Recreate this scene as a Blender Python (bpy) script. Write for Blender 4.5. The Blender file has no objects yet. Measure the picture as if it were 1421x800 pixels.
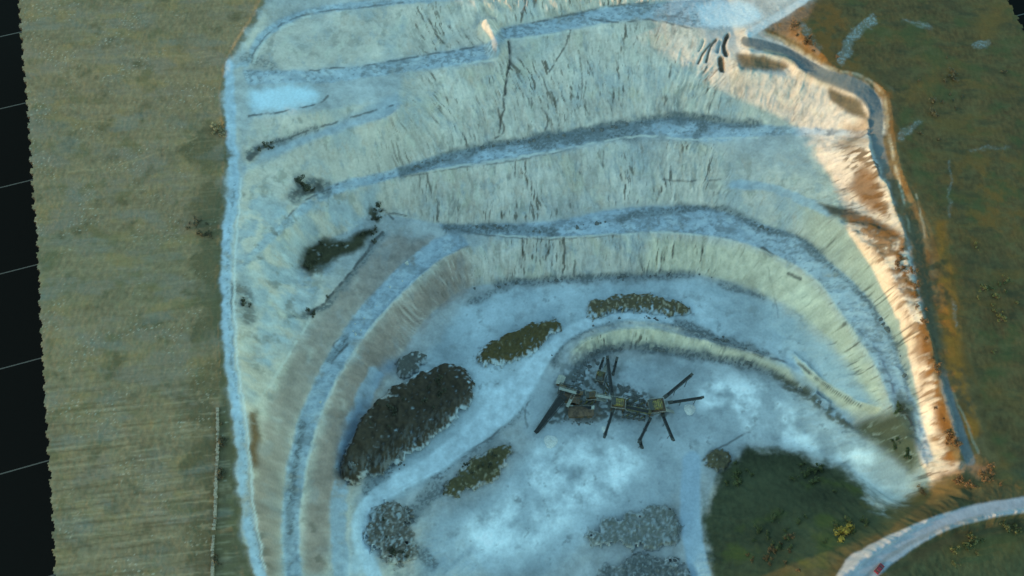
import bpy, math, random
import numpy as np
from mathutils import Vector, Matrix
random.seed(7)
rng = np.random.RandomState(11)
S = bpy.context.scene
COL = S.collection

# ------------------------------------------------------------------ camera
PW, PH = 1421.0, 800.0
VF = math.radians(36.0)
TILT = math.radians(25.0)
DIST = 283.0
ZREF = -30.0
TV = math.tan(VF / 2); TH = TV * PW / PH
CAM = np.array([0.0, -DIST * math.sin(TILT), ZREF + DIST * math.cos(TILT)])
FWD = np.array([0.0, math.sin(TILT), -math.cos(TILT)])
UP = np.array([0.0, math.cos(TILT), math.sin(TILT)])
RT = np.array([1.0, 0.0, 0.0])
cd = bpy.data.cameras.new('camera'); cam = bpy.data.objects.new('camera', cd); COL.objects.link(cam)
cam.location = CAM; cam.rotation_euler = (TILT, 0, 0)
cd.sensor_fit = 'HORIZONTAL'; cd.angle = 2 * math.atan(TH)
cd.clip_start = 1.0; cd.clip_end = 6000.0
S.camera = cam

# ------------------------------------------------------------------ sky, sun, exposure
SUN_EL = math.radians(4.6)
SUN_AZ = math.radians(192.0)       # direction the sun stands in, counter-clockwise from +x: the left of the photo
w = bpy.data.worlds.new('World'); S.world = w; w.use_nodes = True
nt = w.node_tree; nt.nodes.clear()
sky = nt.nodes.new('ShaderNodeTexSky'); sky.sky_type = 'NISHITA'; sky.sun_disc = False
sky.sun_elevation = SUN_EL; sky.sun_rotation = math.radians(90) - SUN_AZ
sky.air_density = 1.0; sky.dust_density = 0.3; sky.ozone_density = 1.6
tint = nt.nodes.new('ShaderNodeMix'); tint.data_type = 'RGBA'; tint.blend_type = 'MULTIPLY'
tint.inputs[0].default_value = 1.0; tint.inputs[7].default_value = (1.30, 1.60, 1.36, 1)
bg = nt.nodes.new('ShaderNodeBackground'); bg.inputs[1].default_value = 0.15
wo = nt.nodes.new('ShaderNodeOutputWorld')
nt.links.new(sky.outputs[0], tint.inputs[6]); nt.links.new(tint.outputs[2], bg.inputs[0]); nt.links.new(bg.outputs[0], wo.inputs[0])
sl = bpy.data.lights.new('sun', 'SUN'); sl.energy = 2.0; sl.angle = math.radians(0.5); sl.color = (0.54, 0.285, 0.120)
so = bpy.data.objects.new('sun', sl); COL.objects.link(so)
sdir = Vector((math.cos(SUN_EL) * math.cos(SUN_AZ), math.cos(SUN_EL) * math.sin(SUN_AZ), math.sin(SUN_EL)))
so.rotation_euler = sdir.to_track_quat('Z', 'Y').to_euler()
so.location = (-120, 0, 90)
S.view_settings.view_transform = 'Standard'; S.view_settings.look = 'None'
S.view_settings.exposure = 2.1; S.view_settings.gamma = 1.0

# ------------------------------------------------------------------ survey mapping: photo point + elevation -> place
def unproj(px, py, z):
    px = np.asarray(px, float); py = np.asarray(py, float); z = np.asarray(z, float)
    a = (px / PW * 2 - 1) * TH; b = (1 - py / PH * 2) * TV
    dx = a * RT[0]; dy = FWD[1] + b * UP[1]; dz = FWD[2] + b * UP[2]
    t = (z - CAM[2]) / dz
    return CAM[0] + dx * t, CAM[1] + dy * t
def proj(x, y, z):
    rx = x - CAM[0]; ry = y - CAM[1]; rz = z - CAM[2]
    d = ry * FWD[1] + rz * FWD[2]; b = (ry * UP[1] + rz * UP[2]) / d; a = rx / d
    return (a / TH + 1) * PW / 2, (1 - b / TV) * PH / 2

# ------------------------------------------------------------------ numpy noise
PERM = np.concatenate([rng.permutation(256)] * 3)
ANG = rng.rand(256) * 2 * np.pi
GX, GY = np.cos(ANG).astype(np.float32), np.sin(ANG).astype(np.float32)
def perlin(x, y, seed=0):
    x = np.asarray(x, np.float32); y = np.asarray(y, np.float32)
    xi = np.floor(x).astype(np.int32); yi = np.floor(y).astype(np.int32)
    xf = x - xi; yf = y - yi
    u = xf * xf * xf * (xf * (xf * 6 - 15) + 10); v = yf * yf * yf * (yf * (yf * 6 - 15) + 10)
    def g(ix, iy, fx, fy):
        h = PERM[(PERM[(ix + seed * 37) & 255] + iy) & 255]
        return GX[h] * fx + GY[h] * fy
    a = g(xi, yi, xf, yf); b = g(xi + 1, yi, xf - 1, yf)
    c = g(xi, yi + 1, xf, yf - 1); d = g(xi + 1, yi + 1, xf - 1, yf - 1)
    return (a + u * (b - a) + v * ((c + u * (d - c)) - (a + u * (b - a)))) * 1.5
def fbm(x, y, oct=4, seed=0, gain=0.5):
    s = 0; a = 1.0; f = 1.0; t = 0
    for i in range(oct):
        s = s + a * perlin(x * f, y * f, seed + i * 3); t += a; a *= gain; f *= 2.03
    return s / t
def sstep(a, b, x):
    t = np.clip((x - a) / (b - a), 0, 1); return t * t * (3 - 2 * t)
def blur(a, r):
    for ax in (0, 1):
        for _ in range(2):
            k = int(max(1, r)); c = np.cumsum(np.concatenate([np.repeat(np.take(a, [0], ax), k + 1, ax), a, np.repeat(np.take(a, [-1], ax), k, ax)], ax), axis=ax, dtype=np.float64)
            n = a.shape[ax]
            a = ((np.take(c, range(2 * k + 1, 2 * k + 1 + n), ax) - np.take(c, range(0, n), ax)) / (2 * k + 1)).astype(np.float32)
    return a

def smooth_line(p):
    # Catmull-Rom so that crests curve instead of kinking
    P = [p[0]] + list(p) + [p[-1]]; out = []
    for i in range(1, len(P) - 2):
        a, b, c, d = (np.array(q) for q in P[i-1:i+3])
        for t in np.linspace(0, 1, 6)[:-1]:
            out.append(tuple(0.5 * ((2*b) + (c-a)*t + (2*a-5*b+4*c-d)*t*t + (3*b-a-3*c+d)*t**3)))
    out.append(tuple(P[-2])); return out
# ------------------------------------------------------------------ terrain: break lines (photo x, y, elevation)
L = []
NAMED = {}
def last(k): NAMED[k] = [q[:2] for q in smooth_line(L[-1])]
def raw(*p): L.append([tuple(map(float, q)) for q in p])
def bl(*p): raw(*[(q[0], q[1], q[2] * (0.72 if q[2] < 0 else 1)) for q in p])
RK = ([60, 160, 320, 430, 560], [0, -.45, -.45, .6, 1])
rise = lambda y: 5.0 * float(np.interp(y, *RK))  # rim and field heights shaped to set where the pit shadow ends
WEST_RIM = [(395,-110,1),(380,-60,1),(362,-12,1),(352,20,.8),(330,55,.5),(312,85,.3),(303,130,0),(306,165,0),(316,185,0),(312,215,0),(306,260,0),(303,330,0),(302,400,0),(303,480,0),(308,540,0),(318,600,0),(322,680,0),(328,740,0),(345,800,0),(372,900,0),(385,980,0)]
bl(*[(a, b, c * .4 + rise(b)) for a, b, c in WEST_RIM])
# track along the western rim, its inner crest
west = lambda *p: raw(*[(a, b, c + rise(b)) for a, b, c in p])
west((336,190,-1.5),(337,245,-1.5),(330,330,-2),(328,420,-2),(334,510,-2),(346,580,-2.5),(352,650,-3),(358,720,-3),(374,790,-3),(404,900,-3))
west((320,200,-.6),(318,330,-.8),(315,420,-.8),(321,520,-1),(332,600,-1.2),(340,700,-1.4),(352,780,-1.5),(385,900,-1.5))
# upper track A
bl((318,96,-1),(342,82,-2),(352,60,-2.5),(372,38,-3),(420,15,-5),(500,3,-6),(640,-10,-7),(800,-28,-7),(960,-45,-6))
last('At')
bl((345,92,-3),(360,66,-3.5),(384,44,-4),(425,24,-5.5),(500,12,-6.6),(640,0,-7.6),(800,-18,-7.6),(960,-30,-6.6))
last('Ac')
bl((420,-60,1),(560,-75,1),(800,-95,1),(1000,-90,1))
# bench B: toe of the face above, crest of the face below
bl((338,98,-3),(430,99,-6),(500,93,-9),(560,82,-12),(640,69,-14),(672,63,-15),(690,50,-15),(700,40,-15),(760,28,-15),(836,11,-15),(900,3,-14.5),(960,-2,-14),(1010,0,-13))
last('Bt')
bl((344,118,-4.6),(400,116,-6),(460,115,-8.6),(560,101,-12.5),(640,90,-14.6),(690,80,-15.4),(702,56,-15.6),(760,48,-15.6),(836,33,-15.5),(900,28,-15),(960,38,-14.6),(1018,44,-13.6))
last('Bc')
# pale basin below bench B and hairpin D
bl((346,130,-5.4),(352,152,-5.4),(380,157,-5.4),(445,148,-6),(500,135,-9.4),(545,128,-11),(552,140,-11.6),(535,150,-11.6),(440,180,-11),(365,210,-9),(340,236,-4.5))
bl((346,162,-5.8),(385,164,-5.8),(450,154,-6.4),(520,140,-10.6))
bl((346,242,-6),(372,220,-10),(446,192,-12),(540,163,-12.4),(556,148,-12.2))
# bench C
bl((334,376,-3),(350,348,-7),(400,302,-17),(450,262,-25),(530,240,-30),(600,219,-31),(650,208,-32),(760,190,-32),(850,176,-32),(900,168,-32),(950,163,-31),(1000,171,-30),(1050,173,-28),(1100,177,-25),(1150,180,-20),(1203,184,-12))
last('Ct')
bl((345,368,-6),(362,350,-10),(408,310,-19),(456,275,-26),(530,253,-30.6),(600,236,-32),(650,228,-32.6),(760,211,-32.6),(850,193,-32.6),(900,188,-32.6),(950,193,-31.6),(1000,196,-30.6),(1050,190,-28.6),(1100,188,-25.4),(1150,189,-20.4),(1205,193,-12.4))
last('Cc')
# bench E (mossy terrace on the left, haul road rising to the right)
raw((340,500,-3),(372,470,-8),(408,420,-16),(415,385,-21),(430,345,-25),(480,320,-28),(520,296,-30.5),(560,300,-32),(620,312,-33.2),(680,312,-33.4),(770,308,-33.4),(850,292,-33.4),(920,288,-33),(980,288,-32.6),(1040,305,-31),(1115,333,-27),(1150,363,-23.5),(1200,408,-18),(1235,462,-15),(1256,520,-13.4),(1277,580,-11),(1296,640,-8.4))
last('Et')
raw((356,575,-5),(390,512,-11.5),(432,440,-20.5),(480,385,-26.5),(528,326,-31),(560,325,-32.4),(620,324,-33.6))
raw((620,324,-33.6),(690,326,-33.8),(770,329,-33.8),(850,325,-33.8),(920,322,-33.6),(1000,330,-33),(1060,348,-31.2),(1130,386,-26.4),(1170,440,-21),(1200,482,-17.8),(1226,530,-15),(1238,565,-13.6),(1264,612,-11),(1282,645,-9))
last('Ec')
# ramp F leaving bench E and climbing the western side
raw((636,322,-33.6),(600,335,-33),(540,385,-31),(480,455,-28),(430,545,-23),(405,620,-18.5),(392,700,-14),(394,800,-9.6),(408,900,-7))
last('Ft')
raw((652,340,-34),(610,362,-33.6),(556,410,-31.6),(500,475,-28.8),(452,560,-23.8),(428,640,-19.2),(416,720,-14.8),(420,800,-10.4),(434,900,-7.6))
last('Fc')
# foot of the lowest faces
raw((690,395,-42),(640,402,-42),(590,440,-41),(540,510,-38.6),(498,580,-34.6),(475,650,-30),(460,730,-25),(458,800,-20.6),(468,900,-16))
raw((690,395,-42),(770,388,-42),(880,384,-42),(960,380,-41.6),(1040,400,-40),(1100,430,-36.4),(1150,470,-29.6),(1195,525,-22.8),(1214,562,-18))
# inner berm: outer foot, crest, inner foot
raw((760,520,-44.4),(764,492,-43),(788,468,-42.4),(840,446,-42),(890,441,-41.8),(940,452,-41.8),(1000,473,-41),(1060,489,-40),(1110,500,-37),(1160,535,-29.6),(1205,565,-20.4))
raw((790,500,-43.4),(806,478,-41),(850,459,-39.8),(900,455,-39.8),(960,468,-39.8),(1030,486,-39.4),(1090,508,-37.4),(1150,552,-32),(1195,574,-23.6))
raw((800,514,-45),(830,489,-45),(880,483,-45),(960,493,-45),(1050,510,-44.4),(1110,540,-41.4),(1150,566,-37),(1190,592,-30),(1220,606,-24))
# upper and lower floor
raw((720,430,-42.4),(850,405,-42.2),(1000,430,-41.4),(1090,470,-39.4))
raw((640,470,-42.6),(560,560,-40.6),(510,690,-34),(506,800,-28),(500,900,-24))
raw((700,520,-44),(740,640,-45),(900,560,-45.2),(980,560,-45),(1040,560,-44))
raw((560,800,-34),(640,760,-42),(700,800,-44),(850,800,-45),(700,900,-42),(900,900,-45),(940,800,-44.4),(970,800,-44),(975,900,-43))
raw((940,650,-45),(975,652,-44.8),(960,720,-44.6))
# pale fan and dark slope in the south-east
raw((1040,600,-43.6),(1110,615,-41),(1180,650,-33),(1230,690,-23),(1262,700,-16),(1285,675,-10))
raw((985,690,-44),(998,650,-44),(1045,622,-43.4),(1110,634,-40.4),(1170,665,-33))
raw((985,700,-43.6),(983,760,-42),(990,830,-39),(1000,900,-36))
raw((1060,800,-27),(1110,800,-18),(1150,800,-11.4),(1195,760,-11),(1255,722,-8),(1320,695,-5))
raw((1100,900,-16),(1150,850,-8.4),(1165,800,-6.8),(1190,780,-6.2),(1230,752,-5.4),(1300,716,-4),(1360,701,-3),(1421,690,-2),(1520,680,-1))
raw((1150,900,-8.4),(1205,803,-6.8),(1225,785,-6.2),(1260,762,-5.4),(1310,735,-4),(1360,721,-3),(1421,712,-2),(1520,704,-1))
# crest of the sunlit walls on the right and the track above them
bl((1018,44,-13.6),(1030,70,-13),(1024,97,-14),(1060,101,-14),(1100,107,-13.4),(1150,124,-12.4),(1185,145,-11.4),(1203,165,-10.4),(1207,182,-10))
bl((1040,72,-10.2),(1095,84,-9.8),(1112,100,-9.6),(1150,115,-9.2),(1196,138,-8.6),(1206,160,-8.2),(1206,195,-7.6),(1224,250,-6),(1256,330,-4.6),(1284,450,-3.6),(1306,540,-3),(1330,640,-3))
bl((1055,88,-13.5),(1080,90,-13.5),(1098,98,-13))
bl((1036,52,-10),(1090,64,-9.6),(1135,90,-9.2),(1190,108,-8.4),(1222,135,-8),(1228,180,-7.2),(1242,240,-6),(1276,320,-4.6),(1302,450,-3.6),(1330,540,-2.4),(1362,635,-2.4))
bl((1120,-60,-2),(1110,0,-6),(1070,28,-9),(1036,48,-10))
# gully E2 and walls round it
bl((1210,205,-9),(1222,250,-7.4),(1233,295,-7))
bl((1115,205,-25),(1140,240,-24),(1165,262,-20),(1212,300,-12))
bl((1020,252,-37),(1060,256,-34),(1100,266,-30),(1150,290,-22),(1200,310,-14),(1245,330,-7))
bl((1020,262,-37.4),(1060,266,-35),(1100,280,-31),(1146,302,-23),(1165,309,-19),(1200,324,-13),(1240,342,-7))
raw((1165,310,-13.4),(1200,340,-9),(1225,362,-6.6),(1242,400,-5.6),(1268,455,-4.8),(1290,530,-4.4),(1308,590,-4.4),(1317,640,-5))
raw((1317,640,-5),(1330,655,-4),(1370,650,-2.4))

CELL = 0.32
xs_, ys_ = unproj([0,1421,0,1421],[-60,-60,860,860],[-20,-20,-20,-20])
X0, X1 = -212.0, 212.0
Y0, Y1 = -112.0, 142.0
NX = int((X1 - X0) / CELL) + 1; NY = int((Y1 - Y0) / CELL) + 1
gx = X0 + np.arange(NX) * CELL; gy = Y0 + np.arange(NY) * CELL
WX, WY = np.meshgrid(gx, gy); WX = WX.astype(np.float32); WY = WY.astype(np.float32)

acc = np.zeros((NY, NX)); cnt = np.zeros((NY, NX))
def splat(x, y, z):
    i = np.round((x - X0) / CELL).astype(int); j = np.round((y - Y0) / CELL).astype(int)
    ok = (i >= 0) & (i < NX) & (j >= 0) & (j < NY)
    np.add.at(acc, (j[ok], i[ok]), z[ok]); np.add.at(cnt, (j[ok], i[ok]), 1)
def dens(p, step=0.6):
    out = []
    for a, b in zip(p[:-1], p[1:]):
        n = max(1, int(math.hypot(b[0]-a[0], b[1]-a[1]) / step))
        for k in range(n):
            t = k / n; out.append(tuple(a[i] + (b[i]-a[i]) * t for i in range(len(a))))
    out.append(p[-1]); return np.array(out)
for k, p in enumerate(L):
    q = dens(smooth_line(p), 0.5)
    # ragged crests: wander a couple of photo points off the drawn line
    calm_ = .15 if q[:, 0].min() > 1100 and q[:, 1].min() > 670 else 1.0
    wob = calm_ * 2.0 * fbm(q[:, 0] * 0.045, q[:, 1] * 0.045, 4, seed=k % 5 + 1, gain=0.6)
    q[:, 1] += wob * 1.5; q[:, 0] += wob * 0.8
    x, y = unproj(q[:, 0], q[:, 1], q[:, 2]); splat(x, y, q[:, 2])

# masks drawn on a raster of the photo plan
RX0, RY0 = -160, -260
RW, RH = 1760, 1320
def poly_mask(pts, soft=2):
    m = np.zeros((RH, RW), np.float32)
    p = np.array(pts, float) - [RX0, RY0]
    yy = np.arange(RH) + 0.5
    inter = [[] for _ in range(RH)]
    for a, b in zip(p, np.roll(p, -1, 0)):
        if a[1] == b[1]: continue
        lo, hi = (a, b) if a[1] < b[1] else (b, a)
        j0 = max(0, int(math.ceil(lo[1] - .5))); j1 = min(RH, int(math.ceil(hi[1] - .5)))
        for j in range(j0, j1): inter[j].append(lo[0] + (yy[j] - lo[1]) / (hi[1] - lo[1]) * (hi[0] - lo[0]))
    for j, r in enumerate(inter):
        r.sort()
        for a, b in zip(r[::2], r[1::2]): m[j, max(0, int(round(a))):max(0, int(round(b)))] = 1
    return blur(m, soft) if soft else m
def line_mask(pts, wd, soft=1.5, curve=True):
    """1 on a strip of half-width wd photo points (wd may vary per point)"""
    P = [tuple(q[:2]) + ((q[2] if len(q) > 2 else wd),) for q in pts]
    if curve and len(P) > 2: P = smooth_line(P)
    d = np.full((RH, RW), -9.0, np.float32)
    for a, b in zip(P[:-1], P[1:]):
        R = max(a[2], b[2]) + 8
        i0 = max(0, int(min(a[0], b[0]) - R) - RX0); i1 = min(RW, int(max(a[0], b[0]) + R) - RX0 + 1)
        j0 = max(0, int(min(a[1], b[1]) - R) - RY0); j1 = min(RH, int(max(a[1], b[1]) + R) - RY0 + 1)
        if i1 <= i0 or j1 <= j0: continue
        xx, yy = np.meshgrid(np.arange(i0, i1) + RX0, np.arange(j0, j1) + RY0)
        ex, ey = b[0]-a[0], b[1]-a[1]; l2 = ex*ex+ey*ey + 1e-9
        t = np.clip(((xx-a[0])*ex + (yy-a[1])*ey) / l2, 0, 1)
        dd = (a[2] + (b[2]-a[2]) * t) - np.hypot(xx - a[0] - t*ex, yy - a[1] - t*ey)
        d[j0:j1, i0:i1] = np.maximum(d[j0:j1, i0:i1], dd)
    return sstep(-soft, soft, d)
def samp(m, px, py):
    u = np.clip(px - RX0, 0, RW - 1.001); v = np.clip(py - RY0, 0, RH - 1.001)
    i = u.astype(np.int32); j = v.astype(np.int32); fu = u - i; fv = v - j
    return (m[j, i]*(1-fu)*(1-fv) + m[j, i+1]*fu*(1-fv) + m[j+1, i]*(1-fu)*fv + m[j+1, i+1]*fu*fv).astype(np.float32)

# open fields: gentle planes
px0, py0 = proj(WX, WY, 0.0)
LEFT_FIELD = [(-160,-260),(440,-260),(395,-110)] + [q[:2] for q in WEST_RIM[1:]] + [(400,1060),(-160,1060)]
RIGHT_FIELD = [(1180,-260),(1135,0),(1110,48),(1150,92),(1200,108),(1236,130),(1240,180),(1252,240),(1288,320),(1314,450),(1345,540),(1374,632),(1376,660),(1421,660),(1600,650),(1600,-260)]
SE_FIELD = [(1232,795),(1262,768),(1315,740),(1421,718),(1600,704),(1600,1060),(1180,1060)]
fm = samp(poly_mask(LEFT_FIELD, 0), px0, py0) > .5
ZL = 5.0 * np.interp(py0, *RK) + 0.25 * fbm(WX / 40, WY / 40, 3, 5) + np.clip(-(WX + 150) * 0.004, -0.3, 1)
acc[fm] = ZL[fm]; cnt[fm] = 1
px1, py1 = proj(WX, WY, -4.0)
fr = samp(poly_mask(RIGHT_FIELD, 0), px1, py1) > .5
EAST_FALL = -0.050
xr, yr = unproj(1290, 400, -4)
ZR = -2.6 + (WX - xr) * EAST_FALL + 0.5 * fbm(WX / 35, WY / 35, 3, 9) + np.clip((WY - 20) * -0.03, -5, 0.6)
acc[fr] = ZR[fr]; cnt[fr] = 1
px2, py2 = proj(WX, WY, -5.0)
fs = samp(poly_mask(SE_FIELD, 0), px2, py2) > .5
ZS = -5.5 + (WX - 110) * 0.035 + 0.5 * fbm(WX / 25, WY / 25, 3, 12)
acc[fs] = ZS[fs]; cnt[fs] = 1
# the survey goes on beyond the frame to the north as plain ground
nn = (WY > 112) & (cnt == 0) & (WX < 60)
acc[nn] = 1; cnt[nn] = 1

# harmonic fill, coarse to fine
def solve(acc, cnt):
    levels = [(acc, cnt)]
    while min(levels[-1][0].shape) > 24:
        a, c = levels[-1]
        h, w_ = (a.shape[0] + 1) // 2 * 2, (a.shape[1] + 1) // 2 * 2
        A = np.zeros((h, w_)); Cc = np.zeros((h, w_)); A[:a.shape[0], :a.shape[1]] = a; Cc[:a.shape[0], :a.shape[1]] = c
        levels.append((A.reshape(h//2, 2, w_//2, 2).sum((1, 3)), Cc.reshape(h//2, 2, w_//2, 2).sum((1, 3))))
    z = None
    for a, c in levels[::-1]:
        fix = c > 0; val = np.where(fix, a / np.maximum(c, 1e-9), 0)
        if z is None: z = np.full(a.shape, val[fix].mean()); it = 400
        else:
            z = np.repeat(np.repeat(z, 2, 0), 2, 1)[:a.shape[0], :a.shape[1]]; it = 70
        z[fix] = val[fix]
        z = z.astype(np.float32); val = val.astype(np.float32)
        for _ in range(it):
            p = np.pad(z, 1, mode='edge')
            z = np.where(fix, val, 0.25 * (p[:-2, 1:-1] + p[2:, 1:-1] + p[1:-1, :-2] + p[1:-1, 2:]))
    return z
Z = solve(acc, cnt)
Zs = blur(Z, 1)
near_rim = samp(line_mask(WEST_RIM, 12, 9), *proj(WX, WY, Zs))
Zs = Zs * (1 - near_rim) + blur(Zs, 8) * near_rim

# ------------------------------------------------------------------ relief
PX, PY = proj(WX, WY, Zs)
FLAT = [([(1140,900),(1185,800),(1205,783),(1245,757),(1305,727),(1360,711),(1421,701),(1520,692)], 30), ([(1036,58),(1090,74),(1140,104),(1190,122),(1214,150),(1217,195),(1234,250),(1264,325)], 9),
        ([(960,640),(958,690),(960,740),(972,800),(990,880)], 14)]
rd = 0
for p_, w_ in FLAT: rd = np.maximum(rd, samp(line_mask(p_, w_, 4), PX, PY))
calm = 1 - .85 * rd
gyy, gxx = np.gradient(blur(Zs, 3), CELL)
slope = np.hypot(gxx, gyy)
face = sstep(0.26, 0.55, slope)
dirx = gxx / (slope + 1e-6); diry = gyy / (slope + 1e-6)
wsx = 1.1 * fbm(WX / 7, WY / 7, 3, 15); wsy = 1.1 * fbm(WX / 7 + 9, WY / 7 + 5, 3, 17)
def streaks(fh, fl, oct, seed):
    """noise drawn out along the line of fall: four fixed directions blended by how well they agree"""
    s = 0; t = 0
    for k in range(8):
        a = math.pi * k / 8; cx, cy = math.cos(a), math.sin(a)
        wgt = np.clip(np.abs(dirx * cx + diry * cy), 0, 1) ** 14
        u = (-cy * (WX + wsx) + cx * (WY + wsy)) * fh; v = (cx * WX + cy * WY) * fl
        s = s + wgt * fbm(u, v, oct, seed + k); t = t + wgt
    return s / (t + 1e-6)
st1 = streaks(0.34, 0.06, 3, 3)          # gullies
st2 = streaks(1.1, 0.12, 2, 21)          # fine rills
st3 = 1 - 2.2 * np.abs(streaks(0.20, 0.07, 4, 61))
nz1 = fbm(WX / 14, WY / 14, 4, 31)
nz2 = fbm(WX / 2.6, WY / 2.6, 3, 41)
nz3 = fbm(WX / 0.9, WY / 0.9, 2, 51)
leftf = samp(poly_mask(LEFT_FIELD, 1), PX, PY)
rightf = samp(poly_mask(RIGHT_FIELD, 1), PX, PY)
sef = samp(poly_mask(SE_FIELD, 1), PX, PY)
field = np.clip(leftf + rightf + sef, 0, 1)
gul = sstep(480, 640, PX) * (1 - .8 * sstep(970, 1010, PX)) * .92 + .08 + .5 * sstep(1120, 1180, PX) * sstep(190, 215, PY)
Z = Zs + face * gul * (2.0 * st1 * sstep(-.4, .3, fbm(WX / 25, WY / 25, 2, 33)) + 0.7 * st2 + 1.2 * st3) + calm * ((1 - field) * (0.35 * nz1 + 0.22 * nz2 * (0.5 + 1.2 * face) + 0.06 * nz3) + field * (0.055 * nz2 + 0.045 * nz3))
def cut(pts, wd, soft): return samp(line_mask(pts, wd, soft), PX + 2.5 * warp1, PY + 2.5 * warp2)
warp1 = fbm(WX / 5, WY / 5, 4, 61, .6); warp2 = fbm(WX / 5 + 40, WY / 5 - 17, 4, 71, .6)
# spur of rock across the upper bench, clefts in the buttress and joints in the faces
Z += 4.6 * cut([(677,42),(684,56),(691,72)], 8, 9)
Z += 1.7 * cut([(1100,494),(1120,512),(1150,540),(1190,562),(1220,571)], 3, 5)
for pts, wd, dz in [([(1009,50),(1005,62),(1007,76)], 2.4, 1.8), ([(1000,82),(1002,96)], 3.2, 1.6), ([(994,56),(986,68),(980,86)], 1.5, .9), ([(986,62),(976,74),(968,88)], 1.2, .8), ([(1000,58),(996,72)], 1.3, 1.4), ([(976,56),(970,70)], 1.0, 1.0),
                    ([(706,58),(707,85),(703,110),(700,130)], 1.3, 1.2)]:
    Z -= dz * cut(pts, wd, 2.0)
PX, PY = proj(WX, WY, Z)

def ground(px, py):
    """where the line of sight through a photo point meets the terrain"""
    z = -30.0
    t = 0.0
    x, y = unproj(px, py, 8.0)
    for zz in np.arange(6.0, -66.0, -0.25):
        x, y = unproj(px, py, zz)
        if hz(float(x), float(y)) >= zz: return float(x), float(y), hz(float(x), float(y))
    return float(x), float(y), hz(float(x), float(y))
def hz(x, y):
    u = min(max((x - X0) / CELL, 0), NX - 1.01); v = min(max((y - Y0) / CELL, 0), NY - 1.01)
    i = int(u); j = int(v); fu = u - i; fv = v - j
    return float(Z[j,i]*(1-fu)*(1-fv) + Z[j,i+1]*fu*(1-fv) + Z[j+1,i]*(1-fu)*fv + Z[j+1,i+1]*fu*fv)

# ------------------------------------------------------------------ ground cover colours (what the ground is made of)
def cover(m, warp=6.0):
    warp = warp * 1.1
    return samp(m, PX + warp * warp1, PY + warp * warp2)
C = np.zeros((NY, NX, 3), np.float32)
def lay(col, m, var=0.0, n=None):
    global C
    m = np.clip(m, 0, 1)[..., None]; c = np.array(col, np.float32)
    if n is not None: c = c * (1 + var * n[..., None])
    C = C * (1 - m) + c * m
bigm = fbm(WX / 30, WY / 30, 3, 81)
# limestone: grey-white spoil on the flats, creamy rock on the faces
C[:] = np.array((0.36, 0.36, 0.36), np.float32) * (1 + 0.4 * nz1 + 0.2 * nz2 + 0.05 * nz3)[..., None]
gul3 = gul[..., None]
cream = np.array((0.485, 0.42, 0.36), np.float32) * (1 + 0.28 * st2[..., None] * gul3 + 0.2 * st1[..., None] * gul3 + 0.3 * nz1[..., None] + .18 * nz2[..., None])
fp = face.copy()
for pts in ([(352,70),(390,38),(430,20),(520,10),(680,-6),(900,-25),(960,-30),(955,-4),(840,8),(700,34),(680,60),(560,80),(440,97),(345,96)],
            [(560,104),(640,92),(690,82),(705,56),(760,48),(840,34),(900,28),(975,40),(985,120),(1080,168),(900,166),(760,188),(640,206),(530,236),(450,255),(400,290),(360,330),(345,250),(372,222),(450,194),(550,165),(556,130)],
            [(352,162),(450,154),(530,142),(440,178),(362,206),(340,225)]):
    fp = np.maximum(fp, cover(poly_mask(pts, 3), 4))
fp = fp * (1 - .35 * sstep(.1, .5, fbm(WX / 18, WY / 18, 4, 85)))
C = C * (1 - fp[..., None]) + cream * fp[..., None]
face = np.maximum(face, fp * .9)
lay((0.30, 0.345, 0.37), .6 * sstep(.05, .45, fbm(WX / 16, WY / 16, 4, 87)) * face)
lay((0.46, 0.40, 0.29), .5 * sstep(.1, .45, fbm(WX / 13, WY / 13, 4, 89)) * face * gul)
for seed_, col_ in ((401, (.46, .36, .29)), (404, (.30, .325, .34)), (407, (.50, .46, .38)), (410, (.27, .255, .22))):
    lay(col_, .55 * sstep(.12, .42, fbm(WX / 4.5, WY / 6.5, 4, seed_, .65)) * (face * .8 + .2))
CR = (0.56, 0.48, 0.35)
lay(CR, .8 * cover(poly_mask([(900,330),(1000,340),(1060,352),(1130,395),(1165,445),(1215,520),(1228,560),(1210,558),(1150,468),(1100,428),(1040,400),(960,378),(900,380)], 4)), .3, nz1 + nz2)
lay(CR, .9 * cover(poly_mask([(790,492),(806,474),(850,458),(900,453),(1000,480),(1090,508),(1180,563),(1225,572),(1190,578),(1150,566),(1060,510),(960,490),(880,480),(830,486)], 2), 4), .3, nz1 + nz2)
lay((.44, .38, .27), .5 * cover(poly_mask([(1110,270),(1150,300),(1200,340),(1240,420),(1262,500),(1230,450),(1180,390),(1120,330)], 8)), .3, nz1 + nz2)
# brown clay bands of the western faces
brown = poly_mask([(540,325),(470,400),(420,470),(370,570),(352,640),(350,800),(390,800),(392,700),(400,620),(428,545),(480,455),(560,370),(610,335)], 6)
lay((0.315, 0.245, 0.21), 0.85 * cover(brown, 9) * sstep(-.9, -.2, fbm(WX / 9, WY / 9, 4, 501, .6)), .3, nz2 + nz1)
brown2 = poly_mask([(645,345),(580,395),(520,455),(470,530),(440,620),(420,740),(425,800),(450,800),(470,680),(500,590),(545,505),(600,435),(660,395)], 6)
lay((0.315, 0.23, 0.19), 0.9 * cover(brown2, 9) * sstep(-.9, -.2, fbm(WX / 9, WY / 9, 4, 503, .6)), .3, nz2 + nz1)
for w9, p9 in ((brown, 505), (brown2, 509)): lay((.30, .33, .355), .28 * cover(w9, 9) * sstep(.05, .4, fbm(WX / 5, WY / 9, 4, p9, .6)))
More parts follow.
